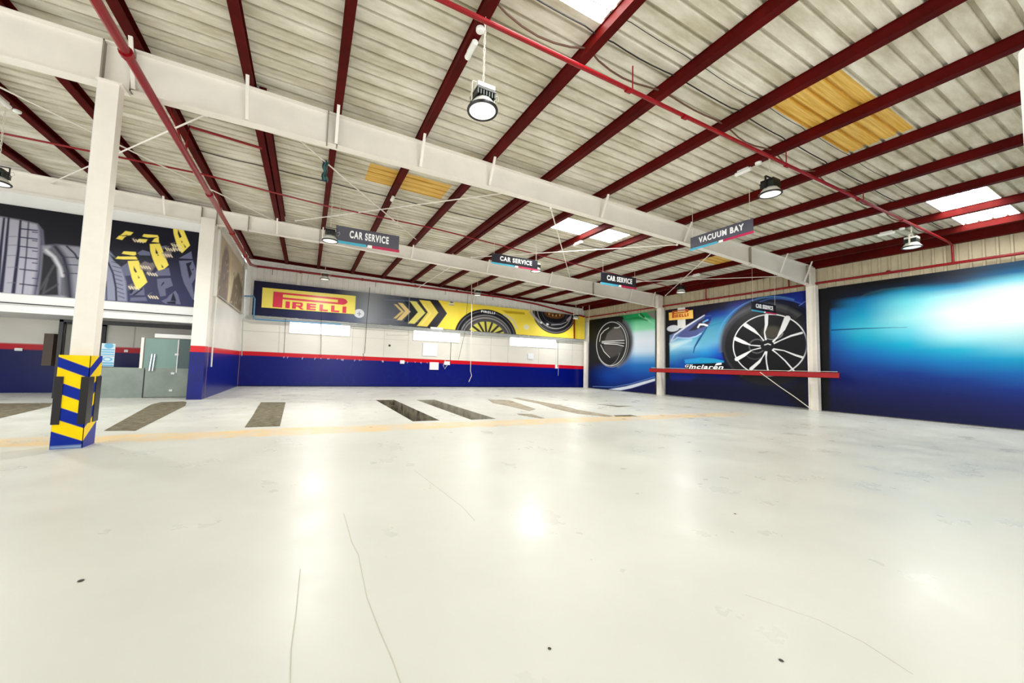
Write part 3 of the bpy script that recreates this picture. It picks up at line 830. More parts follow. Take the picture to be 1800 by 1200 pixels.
# mirror
c.disc((15.563, 4.091), 0.42, 0.22, (20, 20, 30), 0.04); c.disc((15.563, 4.161), 0.42, 0.2, (214, 218, 226), 0.04)
# headlamp
c.poly([(15.291, 3.687), (14.687, 4.127), (13.971, 4.500), (13.494, 4.714), (13.166, 4.710), (13.103, 4.511), (13.268, 4.174), (13.567, 3.908), (14.012, 3.610), (14.544, 3.507), (15.063, 3.570)], (78, 86, 140), 0.08)
c.poly([(14.542, 3.912), (13.903, 4.427), (13.428, 4.642), (13.166, 4.614), (13.267, 4.303), (13.566, 4.103), (14.114, 3.948)], (44, 46, 60), 0.06)
c.poly([(13.561, 4.688), (13.101, 4.671), (13.168, 4.422), (13.497, 4.356)], (10, 50, 130), 0.06)
c.line([(13.939, 4.100), (13.835, 4.256), (13.598, 4.235), (13.399, 4.153)], 0.1, (236, 240, 246), 0.04)
c.line([(13.631, 4.369), (13.364, 4.473)], 0.08, (110, 170, 220), 0.04)
c.line([(15.291, 3.583), (14.912, 3.527), (14.472, 3.503), (14.047, 3.579), (13.771, 3.726)], 0.07, (170, 196, 236), 0.04)
c.line([(15.683, 3.357), (15.292, 3.548)], 0.05, (200, 210, 240), 0.05)
# cheek shadow line and bonnet cut line
c.line([(14.228, 2.626), (14.156, 2.955), (13.875, 3.405), (13.400, 4.057)], [0.04, 0.08, 0.12, 0.05], (4, 70, 130), 0.04)
c.line([(13.301, 4.113), (12.851, 4.201), (12.209, 4.266)], 0.035, (40, 120, 150), 0.02)
c.poly([(15.763, 3.219), (14.365, 3.397), (15.684, 2.864)], (232, 246, 250), 0.25, 0.7)
# splitter
c.poly([(14.807, 2.230), (13.781, 2.358), (12.996, 2.289), (12.472, 2.164), (12.503, 2.042), (14.734, 1.994)], (26, 150, 196), 0.04)
c.poly([(14.807, 2.230), (13.781, 2.325), (13.919, 2.098), (14.771, 2.027)], (40, 150, 220), 0.08, 0.7)
c.poly([(14.698, 1.960), (12.412, 2.073), (11.688, 1.988), (11.695, 1.458), (14.846, 1.553)], (2, 2, 14), 0.04)
# below the bar the print is nearly black navy
c.poly([(16.503, 1.078), (8.387, 1.223), (8.418, -0.210), (16.502, -0.391)], (0, 3, 54), 0.1)
c.poly([(15.767, 1.354), (14.027, 1.346), (14.379, 1.036), (15.688, 0.973)], (4, 26, 120), 0.2, 0.8)
c.poly([(10.628, 1.578), (8.378, 1.645), (8.418, -0.210), (9.033, -0.089)], (2, 2, 20), 0.2, 0.8)
# wheel arch, tyre, rim
WC = (10.39, 2.94)
c.disc((10.42, 3.0), 2.22, 2.28, (3, 8, 40), 0.12)
c.ring((10.45, 3.0), 2.42, 2.30, 0.05, (90, 150, 210), 0.08, 0.8, arc=(10, 120))
c.poly([(11.694, 1.546), (12.181, 1.531), (12.165, 2.891), (11.124, 3.147)], (6, 6, 12), 0.1)
c.disc((10.44, 2.95), 2.06, 1.98, (24, 24, 28), 0.05)
c.ring((10.62, 2.95), 2.05, 1.95, 0.16, (96, 98, 104), 0.2, 0.75, arc=(350, 140))
c.ring((10.62, 2.95), 1.86, 1.8, 0.08, (60, 60, 66), 0.1, 0.8, arc=(300, 140))
c.disc(WC, 1.62, 1.52, (6, 8, 14), 0.03)
c.disc((10.2, 3.55), 0.42, 0.3, (70, 66, 56), 0.15); c.ring((10.15, 3.5), 0.42, 0.3, 0.04, (150, 150, 150), 0.03, 0.9, arc=(180, 330))
c.ring((10.85, 2.9), 0.36, 0.34, 0.05, (110, 112, 116), 0.05, 0.8); c.ring((10.95, 2.75), 0.5, 0.5, 0.04, (90, 92, 96), 0.05, 0.6, arc=(180, 330))
c.ring(WC, 1.60, 1.50, 0.05, (236, 238, 240), 0.02)
SPOKES = [
    ([(10.40, 4.40), (10.41, 3.95), (10.50, 3.57), (10.43, 3.09)], 0.17, 0.09),
    ([(9.53, 4.16), (9.72, 3.68), (9.94, 3.31), (10.18, 3.04)], 0.26, 0.10),
    ([(8.98, 3.44), (9.40, 3.33), (9.82, 3.14), (10.13, 2.99)], 0.10, 0.07),
    ([(8.96, 2.32), (9.24, 2.43), (9.69, 2.65), (10.12, 2.74)], 0.10, 0.07),
    ([(9.32, 1.72), (9.65, 2.17), (9.93, 2.47), (10.16, 2.69)], 0.07, 0.07),
    ([(10.38, 1.72), (10.43, 2.06), (10.45, 2.33), (10.43, 2.62)], 0.07, 0.09),
    ([(11.14, 1.76), (10.77, 2.11), (10.62, 2.33), (10.47, 2.61)], 0.16, 0.07),
    ([(11.83, 2.25), (11.46, 2.46), (11.08, 2.71), (10.58, 2.83)], 0.20, 0.06),
    ([(11.87, 3.33), (11.45, 3.11), (11.13, 2.96), (10.60, 2.89)], 0.20, 0.07),
    ([(11.38, 4.01), (11.01, 3.72), (10.73, 3.44), (10.46, 3.05)], 0.20, 0.07),
]
for p, w0, w1 in SPOKES:
    c.line(p, [w0, w0 * 0.8, w1 * 0.6, w1], (238, 240, 242), 0.02)
c.disc((WC[0], WC[1] - 0.03), 0.3, 0.28, (18, 18, 24), 0.03)
c.line([(10.5, 2.95), (10.36, 3.0), (10.25, 2.95)], 0.05, (220, 222, 226), 0.03)
c.poly([(8.881, 5.283), (8.628, 5.240), (8.738, -0.003), (8.863, -0.018)], (4, 10, 60), 0.15, 0.8)
c.line([(10.675, 5.122), (10.269, 5.204), (9.715, 5.120), (9.261, 4.945), (8.935, 4.766)], 0.035, (70, 110, 210), 0.05, 0.8)
c.line([(9.045, 4.702), (8.869, 4.835), (8.677, 4.885)], 0.03, (110, 140, 220), 0.04, 0.8)
mm = rw_panel(c, 'wall_mural', 'mural of a blue sports car front and ten-spoke wheel between the two right columns')
# writing low on the mural and the small lettered board
place_text('mclaren', (20.270, 13.510, 1.827), (0, -1, 0), (0, 0, 1), 2.0, 0.23, 0.012, M['letter'], 'car_lettering', mm, 0.02, 0.25)
q = (20.280, 12.811, 1.962)
MB().prism([(q[0], q[1] + .18, q[2] - .06), (q[0], q[1] - .2, q[2] - .0), (q[0], q[1] - .2, q[2] + .1), (q[0], q[1] + .05, q[2] + .08)], (-.012, 0, 0)).build('speed_mark', M['letter'], mm)
place_text('GT', (20.270, 14.510, 1.861), (0, -1, 0), (0, 0, 1), 0.5, 0.16, 0.012, M['letter'], 'car_lettering', mm, 0.02, 0.25)

def block_letters(body, u0, v0, h, adv, sw):
    """rectangular slab capitals: returns list of polygons in (u, v)"""
    out = []
    def r(a, b, c_, d): out.append([(a, b), (c_, b), (c_, d), (a, d)])
    u = u0
    for ch in body:
        w = adv * {'I': 0.34, 'R': 1.0, 'E': 0.88, 'L': 0.82}[ch]
        if ch == 'I': r(u, v0, u + sw * 1.15, v0 + h)
        if ch == 'L': r(u, v0, u + sw, v0 + h); r(u + sw, v0, u + w * .92, v0 + h * .26)
        if ch == 'E':
            r(u, v0, u + sw, v0 + h)
            for k in (0, .39, .78): r(u + sw, v0 + h * k, u + w * .9, v0 + h * (k + .22))
        if ch == 'R':
            r(u, v0, u + sw, v0 + h); r(u + sw, v0 + h * .78, u + w * .85, v0 + h); r(u + sw, v0 + h * .34, u + w * .85, v0 + h * .54)
            r(u + w * .68, v0 + h * .54, u + w * .88, v0 + h * .78)
            out.append([(u + w * .45, v0 + h * .34), (u + w * .68, v0 + h * .34), (u + w * .98, v0), (u + w * .72, v0)])
        u += w + adv * .22
    return out, u
def long_p_logo(place, nrm, u0, v0, W_, H_, m, m_bg, name, parent):
    """slab P whose bowl stretches over the other letters"""
    b = MB(); X_ = lambda u, v: place(u0 + u * W_, v0 + v * H_)
    def q(pl): b.prism([X_(u, v) for u, v in pl], nrm)
    q([(0, 0), (.118, 0), (.118, 1), (0, 1)])
    q([(.118, .85), (.93, .85), (.97, .80), (.99, .72), (.118, .92)] if False else [(.118, .88), (.93, .88), (.93, 1), (.118, 1)])
    q([(.118, .56), (.93, .56), (.93, .68), (.118, .68)])
    q([(.86, .68), (.93, .68), (.93, .88), (.86, .88)])
    q([(.93, .56), (.965, .60), (.99, .70), (1.0, .78), (.99, .86), (.965, .96), (.93, 1)])
    polys, ue = block_letters('IRELLI', 0, 0, .44, 1.0, .30)
    k = (0.985 - .16) / (ue - .22)
    for pl in polys: q([(.16 + u * k, v) for u, v in pl])
    return b.build(name, m, parent)
t = thing('lettered_board', (20.000, 14.813, 4.594), 'small orange lettered board at the upper left of the wheel mural', 'sign')
XX = 20.2
a, b_, c_, d_ = (20.200, 15.798, 5.155), (20.200, 14.210, 5.137), (20.200, 14.195, 4.633), (20.200, 15.778, 4.671)
MB().prism([a, b_, c_, d_], (0.04, 0, 0)).build('board_face', M['orange'], t)
yl, yr_ = a[1] - .25, b_[1] + .25
zlo = (c_[2] + d_[2]) / 2 + .14
long_p_logo(lambda u, v: (20.195, u, v), (-0.012, 0, 0), yl, zlo, (yr_ - yl), 0.44, M['brown_red'], M['orange'], 'board_lettering', t)
tag(MB().prism([(20.250, 15.225, 5.390), (20.250, 14.734, 5.361), (20.250, 14.702, 4.126), (20.250, 15.229, 4.133)], (0.015, 0, 0)).build('banner_strip', M['white_board']), 'white vertical strip behind the small orange lettered board', 'strip')

# dark wheel with green and white paintwork
c = Canvas(16.86, 23.1, 0.04, 5.42, 460, 400, (4, 4, 8))
G = [(0.0, (0, 12, 74)), (0.5, (2, 24, 110)), (1.2, (6, 70, 160)), (1.9, (20, 110, 190)), (2.35, (110, 170, 220)), (2.8, (206, 226, 244)), (3.5, (230, 238, 250)), (4.05, (214, 236, 244)), (4.3, (150, 232, 190)), (4.8, (110, 214, 160)), (5.05, (20, 150, 84)), (5.4, (30, 170, 100))]
c.C = c.columns([
    (16.9, G), (18.4, G),
    (19.2, [(0.0, (0, 12, 74)), (1.0, (4, 50, 140)), (1.8, (10, 90, 170)), (2.6, (90, 130, 180)), (5.4, (20, 150, 84))]),
    (20.8, [(0.0, (0, 14, 84)), (1.0, (4, 60, 150)), (1.7, (4, 50, 120)), (2.0, (8, 12, 20)), (5.4, (8, 6, 10))]),
    (23.0, [(0.0, (0, 10, 70)), (1.2, (2, 20, 80)), (1.8, (3, 6, 16)), (5.4, (6, 5, 6))])])
c.poly([(19.591, 5.338), (19.219, 4.569), (18.908, 3.904), (18.829, 3.384), (18.900, 2.791), (19.201, 2.238), (19.827, 1.831), (20.936, 1.691), (22.018, 2.243), (22.346, 3.220), (23.055, 3.152), (23.102, 5.762)], (12, 12, 14), 0.06)
c.disc((20.55, 3.55), 1.82, 1.84, (20, 20, 24), 0.08); c.ring((20.45, 3.5), 1.72, 1.78, 0.2, (96, 100, 112), 0.2, 0.8, arc=(120, 260))
c.disc((20.75, 3.42), 1.5, 1.62, (16, 15, 16), 0.05)
c.poly([(21.084, 4.250), (20.402, 4.666), (19.852, 4.580), (19.474, 3.938), (19.419, 3.611), (21.429, 3.579)], (78, 74, 70), 0.12)
c.poly([(21.427, 3.363), (19.521, 3.210), (19.834, 2.647), (20.659, 2.408), (21.420, 2.845)], (58, 54, 52), 0.12)
c.ring((20.75, 3.42), 1.50, 1.62, 0.05, (214, 216, 216), 0.04, 0.9); c.ring((20.7, 3.42), 1.62, 1.72, 0.04, (150, 152, 154), 0.04, 0.9, arc=(110, 300))
c.ring((21.0, 3.2), 1.2, 1.4, 0.04, (150, 150, 150), 0.04, 0.8, arc=(200, 330))
for p in ([(21.671, 3.634), (20.391, 3.617), (19.471, 3.613)], [(21.669, 3.525), (20.390, 3.491), (19.470, 3.411)], [(21.428, 3.450), (20.167, 3.357), (19.521, 3.210)], [(21.915, 3.645), (21.800, 4.166), (21.441, 4.448), (20.972, 4.628)], [(21.789, 3.377), (21.420, 2.845), (20.830, 2.409)], [(20.401, 4.582), (20.069, 4.556), (19.799, 4.658)]):
    c.line(p, 0.05, (206, 206, 204), 0.04)
c.line([(18.128, 5.297), (17.564, 4.967), (16.934, 4.529)], 0.12, (150, 226, 186), 0.1, 0.8); c.line([(18.033, 5.326), (17.750, 5.101)], 0.14, (8, 110, 50), 0.06); c.line([(19.589, 5.091), (18.321, 5.122), (17.472, 4.843)], 0.08, (10, 120, 60), 0.08, 0.8)
c.poly([(17.565, 5.387), (16.674, 5.357), (16.674, 4.802), (17.023, 4.911)], (130, 126, 118), 0.1)
c.poly([(20.916, 0.052), (19.290, 0.364), (16.714, 1.069), (16.714, 0.924), (18.784, 0.278), (19.810, 0.048)], (216, 224, 236), 0.05)
c.line([(22.613, 0.154), (20.355, 0.255), (18.786, 0.590), (16.715, 1.178)], 0.03, (120, 160, 220), 0.04, 0.9)
c.poly([(18.685, 0.246), (16.714, 0.888), (16.714, -0.016), (19.546, -0.013)], (2, 12, 72), 0.08)
rw_panel(c, 'wall_mural', 'mural of a dark wheel with green and white bodywork in the far right corner')

# red bar across the columns
t = thing('steel_bar', (19.7, 12.05, 1.43), 'long bright red steel bar fixed across both right columns', 'bar')
MB().box((19.60, 7.45, 1.43), (19.64, 16.75, 1.67)).box((19.60, 7.45, 1.655), (19.78, 16.75, 1.67)).box((19.60, 7.45, 1.43), (19.78, 16.75, 1.445)).build('channel', M['red_bar'], t)
MB().tube([(19.62, 16.6, 1.70), (19.62, 12.5, 1.695), (19.62, 7.5, 1.70)], 0.012, 6).build('top_edge', M['chain'], t)
tag(MB().tube([(19.580, 10.359, 1.599), (19.560, 9.556, 0.973), (19.600, 8.970, 0.534), (19.700, 8.448, 0.069)], 0.018, 6).build('loose_cable', M['chain']), 'thin white cable sagging from the red bar to the column foot', 'cable')

# ------------------------------------------------------------------ back wall banner
c = Canvas(-2.85, 20.3, 3.90, 5.80, 1150, 110, (26, 24, 56))
grey = [(x, [(3.8, rgb), (5.9, rgb2)]) for x, rgb, rgb2 in ((-2.85, (22, 22, 60), (22, 20, 56)), (1.2, (40, 44, 92), (30, 30, 66)), (2.4, (96, 104, 130), (120, 122, 128)), (3.3, (150, 154, 162), (150, 154, 160)), (4.6, (110, 114, 124), (96, 98, 110)), (6.0, (60, 64, 76), (40, 44, 66)), (7.2, (44, 46, 58), (22, 24, 42)), (20.3, (20, 22, 36), (16, 16, 26)))]
c.C = c.columns(grey)  # pale grey middle paints the bay door's reflected glow into the banner
c.line([(4.232, 5.473), (5.094, 5.526), (6.789, 5.550)], 0.06, (120, 130, 160), 0.06, 0.7); c.line([(3.729, 4.234), (5.152, 4.241), (6.651, 4.248)], 0.05, (130, 136, 150), 0.06, 0.6)
YEL = (252, 226, 74)
c.poly([(7.433, 6.155), (7.684, 5.873), (8.409, 4.971), (7.609, 3.787), (20.533, 3.745), (20.496, 5.994)], YEL, 0.03)
def chev(u, uv, hw, th, rgb, t0=530, t1=572, a=1.0):
    """chevron whose tip is at pixel-derived wall point"""
    pass
for (tl, tip, bl, th, col, al) in (
        ((4.960, 5.254), (5.493, 4.824), (4.965, 4.336), 0.16, (226, 200, 130), .8),
        ((5.321, 5.364), (5.902, 4.861), (5.298, 4.253), 0.26, (238, 206, 140), 1),
        ((5.760, 5.520), (6.394, 4.868), (5.745, 4.177), 0.30, (34, 40, 44), 1),
        ((6.174, 5.563), (6.895, 4.875), (6.124, 4.095), 0.36, (236, 224, 120), 1),
        ((6.515, 5.636), (7.248, 4.868), (6.506, 4.049), 0.2, (40, 30, 26), 1),
        ((7.057, 5.692), (7.923, 4.928), (6.972, 3.970), 0.62, (244, 220, 96), 1),
        ((6.755, 5.432), (7.326, 4.875), (6.697, 4.063), 0.10, (255, 234, 130), 1),
        ((7.442, 5.924), (8.368, 4.967), (7.444, 3.928), 0.42, (26, 20, 28), 1)):
    d = th
    c.poly([(tl[0] - d, tl[1]), (tl[0] + d * .2, tl[1]), (tip[0], tip[1]), (bl[0] + d * .2, bl[1]), (bl[0] - d, bl[1]), (tip[0] - d * 1.4, tip[1])], col, 0.04, al)
# first tyre, half hidden by the lower edge
tc = (11.45, 3.55)
c.disc(tc, 2.45, 1.98, (24, 22, 34), 0.04); c.ring(tc, 2.28, 1.82, 0.05, (120, 120, 130), 0.04, .8)
c.disc(tc, 2.02, 1.58, (150, 148, 146), 0.08); c.ring(tc, 1.9, 1.46, 0.08, (60, 54, 66), 0.04)
c.disc(tc, 1.78, 1.3, (70, 66, 72), 0.05); c.disc(tc, 1.5, 1.12, (214, 206, 96), 0.04)
for an in range(0, 181, 22):
    r_ = math.radians(an + 8); c.line([(tc[0], tc[1]), (tc[0] + 1.55 * math.cos(r_), tc[1] + 1.16 * math.sin(r_))], 0.16, (56, 50, 50), 0.03)
c.ring(tc, 1.55, 1.16, 0.12, (90, 86, 90), 0.04)
c.line([(12.805, 5.276), (13.533, 4.958), (13.940, 4.352)], 0.14, (206, 204, 200), 0.1, .8)
c.poly([(12.560, 5.589), (14.499, 5.596), (14.604, 5.433), (13.040, 5.381)], (206, 170, 30), 0.05, .8)
# second tyre, hanging from the top edge
t2 = (17.3, 5.85)
c.disc(t2, 2.05, 1.7, (34, 30, 34), 0.05); c.ring(t2, 1.92, 1.58, 0.05, (150, 148, 146), 0.04, .7); c.ring(t2, 1.6, 1.28, 0.05, (200, 200, 200), 0.04, .9)
c.disc(t2, 1.5, 1.16, (20, 20, 30), 0.04); c.ring(t2, 1.2, .9, 0.04, (90, 90, 100), 0.04); c.disc((17.3, 5.72), .95, .36, (120, 76, 36), 0.08)
for k in range(9):
    c.disc((16.6 + k * .17, 5.62 + .05 * math.sin(k * 2)), .06, .07, (226, 190, 130) if k % 2 else (50, 30, 24), 0.04)
c.line([(15.051, 5.689), (15.418, 5.329), (15.840, 5.013)], 0.2, (190, 184, 190), 0.08, .8); c.line([(18.816, 5.570), (18.538, 5.318)], 0.2, (190, 184, 190), 0.08, .8)
for p in ((16.050, 4.942), (16.632, 4.854)): c.disc(p, .12, .09, (235, 235, 235), 0.03)
c.line([(17.007, 4.838), (17.932, 4.953), (18.428, 5.173)], 0.06, (200, 200, 205), 0.04, .8)
c.poly([(19.104, 5.410), (19.333, 5.429), (19.364, 3.771), (19.193, 3.761)], (150, 62, 10), 0.03); c.line([(19.478, 5.440), (19.507, 3.825)], 0.03, (120, 90, 20), 0.02)
c.disc((2.731, 4.468), 0.30, 0.27, (236, 238, 244), 0.03); c.line([(2.631, 4.459), (2.833, 4.442)], .05, (150, 155, 170), .04); c.line([(2.726, 4.573), (2.738, 4.328)], .05, (150, 155, 170), .04)
c.disc((14.730, 4.494), 0.26, 0.2, (236, 228, 190), 0.06)
c.poly([(8.578, 5.928), (8.826, 5.954), (8.926, 5.529), (8.511, 5.528)], (236, 230, 190), 0.04); c.disc((8.708, 5.784), .12, .06, (40, 30, 30), .03); c.line([(8.550, 5.571), (8.882, 5.584)], .04, (150, 60, 50), .03)
bn = c.build('wall_banner', lambda u, v: (u, np.full_like(u, 23.66), v), P_PRINT, (0, 0.06, 0))
tag(bn, 'long tyre advertising banner high on the back wall, navy to yellow, with chevrons and tyres', 'banner')
place_text('PIRELLI', (11.498, 23.655, 5.335), (1, 0, -0.03), (0, 0, 1), 1.1, 0.16, 0.01, M['letter'], 'tyre_lettering', bn, 0.02)
lb = thing('logo_board', (0.0, 23.62, 4.0), 'yellow board with red long-topped lettering at the left end of the banner', 'sign')
MB().prism([(-2.435, 23.620, 5.454), (2.479, 23.620, 5.514), (2.486, 23.620, 4.396), (-2.424, 23.620, 4.344)], (0, 0.03, 0)).build('board_face', M['logo_yellow'], lb)
long_p_logo(lambda u, v: (u, 23.60, v), (0, -0.012, 0), -1.882, 4.42, 2.023 - -1.882, 0.86, M['logo_red'], M['logo_yellow'], 'board_lettering', lb)

TREAD_Y = [
    [(-6.08, 5.43), (-6.01, 5.55), (-5.82, 5.57), (-5.87, 5.51), (-5.92, 5.41)],
    [(-5.94, 5.62), (-5.86, 5.74), (-5.65, 5.73), (-5.71, 5.62), (-5.82, 5.58), (-5.98, 5.57)],
    [(-5.55, 5.42), (-5.49, 5.53), (-5.26, 5.55), (-5.30, 5.43)],
    [(-5.41, 5.63), (-5.37, 5.72), (-5.00, 5.75), (-4.95, 5.66), (-5.15, 5.60)],
    [(-5.14, 5.48), (-5.08, 5.61), (-4.97, 5.69), (-4.94, 5.49)],
    [(-5.90, 4.94), (-5.86, 5.03), (-5.54, 5.06), (-5.52, 4.97), (-5.58, 4.92)],
    [(-6.05, 4.74), (-5.99, 4.84), (-5.53, 4.90), (-5.47, 4.80), (-5.84, 4.75)],
    [(-5.19, 5.40), (-4.92, 5.46), (-4.85, 5.31), (-4.74, 5.02), (-4.62, 4.73), (-4.81, 4.47), (-4.87, 4.45), (-4.99, 4.68), (-5.08, 4.91), (-5.16, 5.17)],
    [(-5.73, 4.71), (-5.45, 4.77), (-5.37, 4.56), (-5.24, 4.25), (-5.16, 4.05), (-5.39, 3.73), (-5.45, 3.80), (-5.57, 4.11), (-5.67, 4.43)],
    [(-4.59, 6.10), (-4.31, 6.14), (-4.22, 5.92), (-4.06, 5.54), (-4.27, 5.22), (-4.35, 5.30), (-4.46, 5.56), (-4.55, 5.86)],
]
TREAD_G = [
    [(-5.50, 5.02), (-5.37, 5.16), (-5.16, 5.11), (-5.15, 4.99), (-5.43, 4.96)],
    [(-4.35, 5.02), (-4.01, 5.33), (-3.96, 5.05)],
    [(-4.34, 4.93), (-3.95, 5.00), (-3.82, 4.66), (-3.79, 4.47), (-3.92, 4.14), (-4.14, 4.13), (-4.23, 4.41)],
    [(-5.06, 4.29), (-4.93, 4.47), (-4.61, 4.64), (-4.54, 4.36)],
    [(-4.91, 4.20), (-4.54, 4.28), (-4.45, 4.01), (-4.66, 3.87), (-4.62, 3.63), (-4.78, 3.58), (-4.87, 3.90)],
    [(-5.60, 3.55), (-5.55, 3.70), (-5.24, 3.86), (-5.20, 3.58)],
    [(-5.57, 3.46), (-5.17, 3.53), (-5.11, 3.39), (-5.57, 3.34)],
    [(-5.88, 4.49), (-5.72, 4.66), (-5.66, 4.43), (-5.60, 4.23), (-5.78, 4.18)],
    [(-4.14, 4.13), (-3.92, 4.14), (-3.78, 3.59), (-3.86, 3.58)],
    [(-4.74, 3.43), (-4.59, 3.54), (-4.52, 3.67), (-4.37, 3.84), (-4.28, 3.69), (-4.19, 3.36), (-4.62, 3.35)],
    [(-4.88, 5.37), (-4.71, 5.43), (-4.80, 5.26)],
]
TREAD_D = [
    [(-5.02, 5.28), (-4.94, 5.11), (-4.96, 5.07), (-5.01, 5.10)],
    [(-4.97, 5.05), (-4.91, 5.06), (-4.93, 5.01)],
    [(-4.83, 4.73), (-4.75, 4.63), (-4.80, 4.61)],
    [(-5.56, 4.56), (-5.46, 4.37), (-5.49, 4.33), (-5.55, 4.42)],
    [(-5.43, 4.25), (-5.37, 4.17), (-5.41, 4.14)],
    [(-4.45, 6.08), (-4.32, 5.81), (-4.38, 5.75), (-4.44, 5.91)],
    [(-4.34, 5.68), (-4.28, 5.63), (-4.30, 5.58)],
    [(-4.26, 5.58), (-4.17, 5.46), (-4.20, 5.42)],
    [(-4.14, 4.86), (-3.97, 4.95), (-3.99, 4.85), (-4.03, 4.78), (-3.94, 4.51), (-4.00, 4.32), (-4.11, 4.77)],
    [(-3.97, 4.64), (-3.89, 4.71), (-3.90, 4.65)],
    [(-4.48, 3.46), (-4.43, 3.77), (-4.38, 3.65), (-4.32, 3.47)],
    [(-4.78, 4.00), (-4.72, 4.13), (-4.70, 4.07), (-4.78, 3.94)],
    [(-5.94, 5.56), (-5.79, 5.62), (-5.81, 5.58), (-5.92, 5.54)],
    [(-5.47, 5.57), (-4.97, 5.68), (-5.10, 5.60), (-5.47, 5.54)],
    [(-5.96, 4.86), (-5.56, 4.93), (-5.67, 4.88), (-5.96, 4.83)],
    [(-5.61, 3.69), (-5.48, 3.77), (-5.56, 3.57)],
    [(-5.53, 3.55), (-5.28, 3.84), (-5.26, 3.79), (-5.47, 3.55)],
    [(-4.60, 3.41), (-4.34, 3.46), (-4.33, 3.36), (-4.55, 3.36)],
]
TREAD_P = [
    [(-5.41, 4.62), (-5.28, 4.77), (-5.14, 4.72), (-5.05, 4.76), (-4.99, 4.62), (-5.12, 4.42), (-5.26, 4.46), (-5.36, 4.47)],
    [(-4.84, 5.13), (-4.70, 5.24), (-4.58, 5.23), (-4.57, 5.11), (-4.66, 4.99), (-4.73, 4.96)],
    [(-4.57, 5.39), (-4.49, 5.42), (-4.45, 5.32), (-4.51, 5.29)],
    [(-5.67, 3.86), (-5.56, 3.94), (-5.49, 3.83), (-5.64, 3.72)],
    [(-5.21, 4.40), (-5.03, 4.55), (-5.11, 4.36), (-5.20, 4.30)],
    [(-5.67, 5.51), (-5.62, 5.55), (-5.63, 5.50)],
    [(-4.62, 5.52), (-4.50, 5.57), (-4.57, 5.51)],
    [(-4.78, 5.35), (-4.64, 5.41), (-4.71, 5.34)],
    [(-5.13, 3.60), (-5.02, 3.70), (-5.08, 3.60)],
]
# ------------------------------------------------------------------ tyre mural over the office front
c = Canvas(-14.5, -3.74, 3.30, 6.06, 700, 190, (6, 6, 20))
c.C = c.columns([(-14.5, [(3.3, (30, 30, 44)), (6.1, (6, 4, 16))]), (-6.5, [(3.3, (16, 16, 34)), (6.1, (3, 3, 16))]), (-5.9, [(3.3, (52, 54, 90)), (4.2, (40, 42, 76)), (4.9, (6, 6, 30)), (6.1, (4, 4, 18))]), (-3.8, [(3.3, (46, 48, 84)), (4.6, (30, 32, 64)), (5.2, (6, 6, 32)), (6.1, (3, 3, 24))])])
def tread(c, poly, col): c.poly(poly, col, 0.03)
# big tyre at far left
c.poly([(-10.173, 5.548), (-8.809, 5.639), (-8.316, 5.611), (-7.984, 5.566), (-7.854, 5.386), (-7.768, 4.752), (-7.775, 3.829), (-7.810, 3.276), (-9.978, 3.157)], (166, 164, 178), 0.08)
c.poly([(-7.954, 5.516), (-7.842, 5.389), (-7.755, 4.754), (-7.775, 3.829), (-7.810, 3.276), (-7.912, 3.283), (-7.879, 4.182), (-7.897, 5.100)], (60, 60, 84), 0.1, .9)
for a_ in ([(-8.709, 5.605), (-8.703, 4.599), (-8.672, 3.270)], [(-8.613, 5.624), (-8.596, 4.616), (-8.593, 3.332)], [(-8.353, 5.604), (-8.330, 4.660), (-8.335, 3.290)]): c.line(a_, [.05, .07, .09], (28, 26, 56), 0.03)
c.line([(-8.176, 5.584), (-8.144, 4.508), (-8.139, 3.312)], .035, (60, 60, 84), 0.03)
for p in ([(-8.345, 5.349), (-7.968, 5.356)], [(-8.325, 5.079), (-7.947, 5.082)], [(-8.303, 4.791), (-7.925, 4.791)], [(-8.276, 4.451), (-7.899, 4.445)], [(-8.248, 4.074), (-7.870, 4.064)], [(-8.212, 3.610), (-7.834, 3.593)]): c.line(p, .035, (30, 30, 60), 0.02)
for p in (([(-8.593, 5.049), (-8.399, 5.084)], [(-8.065, 5.292), (-7.963, 5.292)]), ([(-8.572, 4.782), (-8.379, 4.815)], [(-8.044, 5.019), (-7.942, 5.018)]), ([(-8.548, 4.462), (-8.354, 4.493)], [(-8.019, 4.692), (-7.917, 4.690)]), ([(-8.519, 4.090), (-8.325, 4.118)], [(-7.990, 4.312), (-7.888, 4.309)]), ([(-8.482, 3.612), (-8.288, 3.636)], [(-7.953, 3.824), (-7.851, 3.819)])): c.line(p[0], .015, (90, 90, 110), 0.02); c.line(p[1], .03, (60, 60, 90), 0.02)
# second tyre
c.poly([(-7.830, 4.890), (-7.498, 4.983), (-6.962, 4.998), (-6.839, 4.827), (-6.639, 4.359), (-6.528, 3.799), (-6.487, 3.230), (-7.809, 3.258), (-7.776, 4.012)], (138, 138, 150), 0.08)
c.poly([(-7.819, 4.743), (-7.594, 4.855), (-7.359, 4.537), (-7.193, 4.092), (-7.083, 3.337), (-7.297, 3.351), (-7.311, 3.889), (-7.467, 4.390), (-7.658, 4.677)], (96, 96, 104), 0.06)
c.line([(-7.519, 4.905), (-7.311, 4.601), (-7.169, 4.133), (-7.054, 3.303)], .17, (34, 34, 52), 0.12, .9)
c.line([(-7.717, 4.760), (-7.520, 4.568), (-7.365, 4.255), (-7.291, 3.985)], .07, (206, 206, 212), 0.08)
c.poly([(-7.788, 4.674), (-7.597, 4.556), (-7.430, 4.246), (-7.323, 3.348), (-7.786, 3.297), (-7.776, 4.012)], (26, 24, 30), 0.06)
for a_ in ([(-7.750, 3.502), (-7.500, 4.310)], [(-7.665, 3.384), (-7.376, 3.695)], [(-7.622, 3.849), (-7.686, 3.326)]): c.line(a_, .05, (70, 68, 74), 0.05)
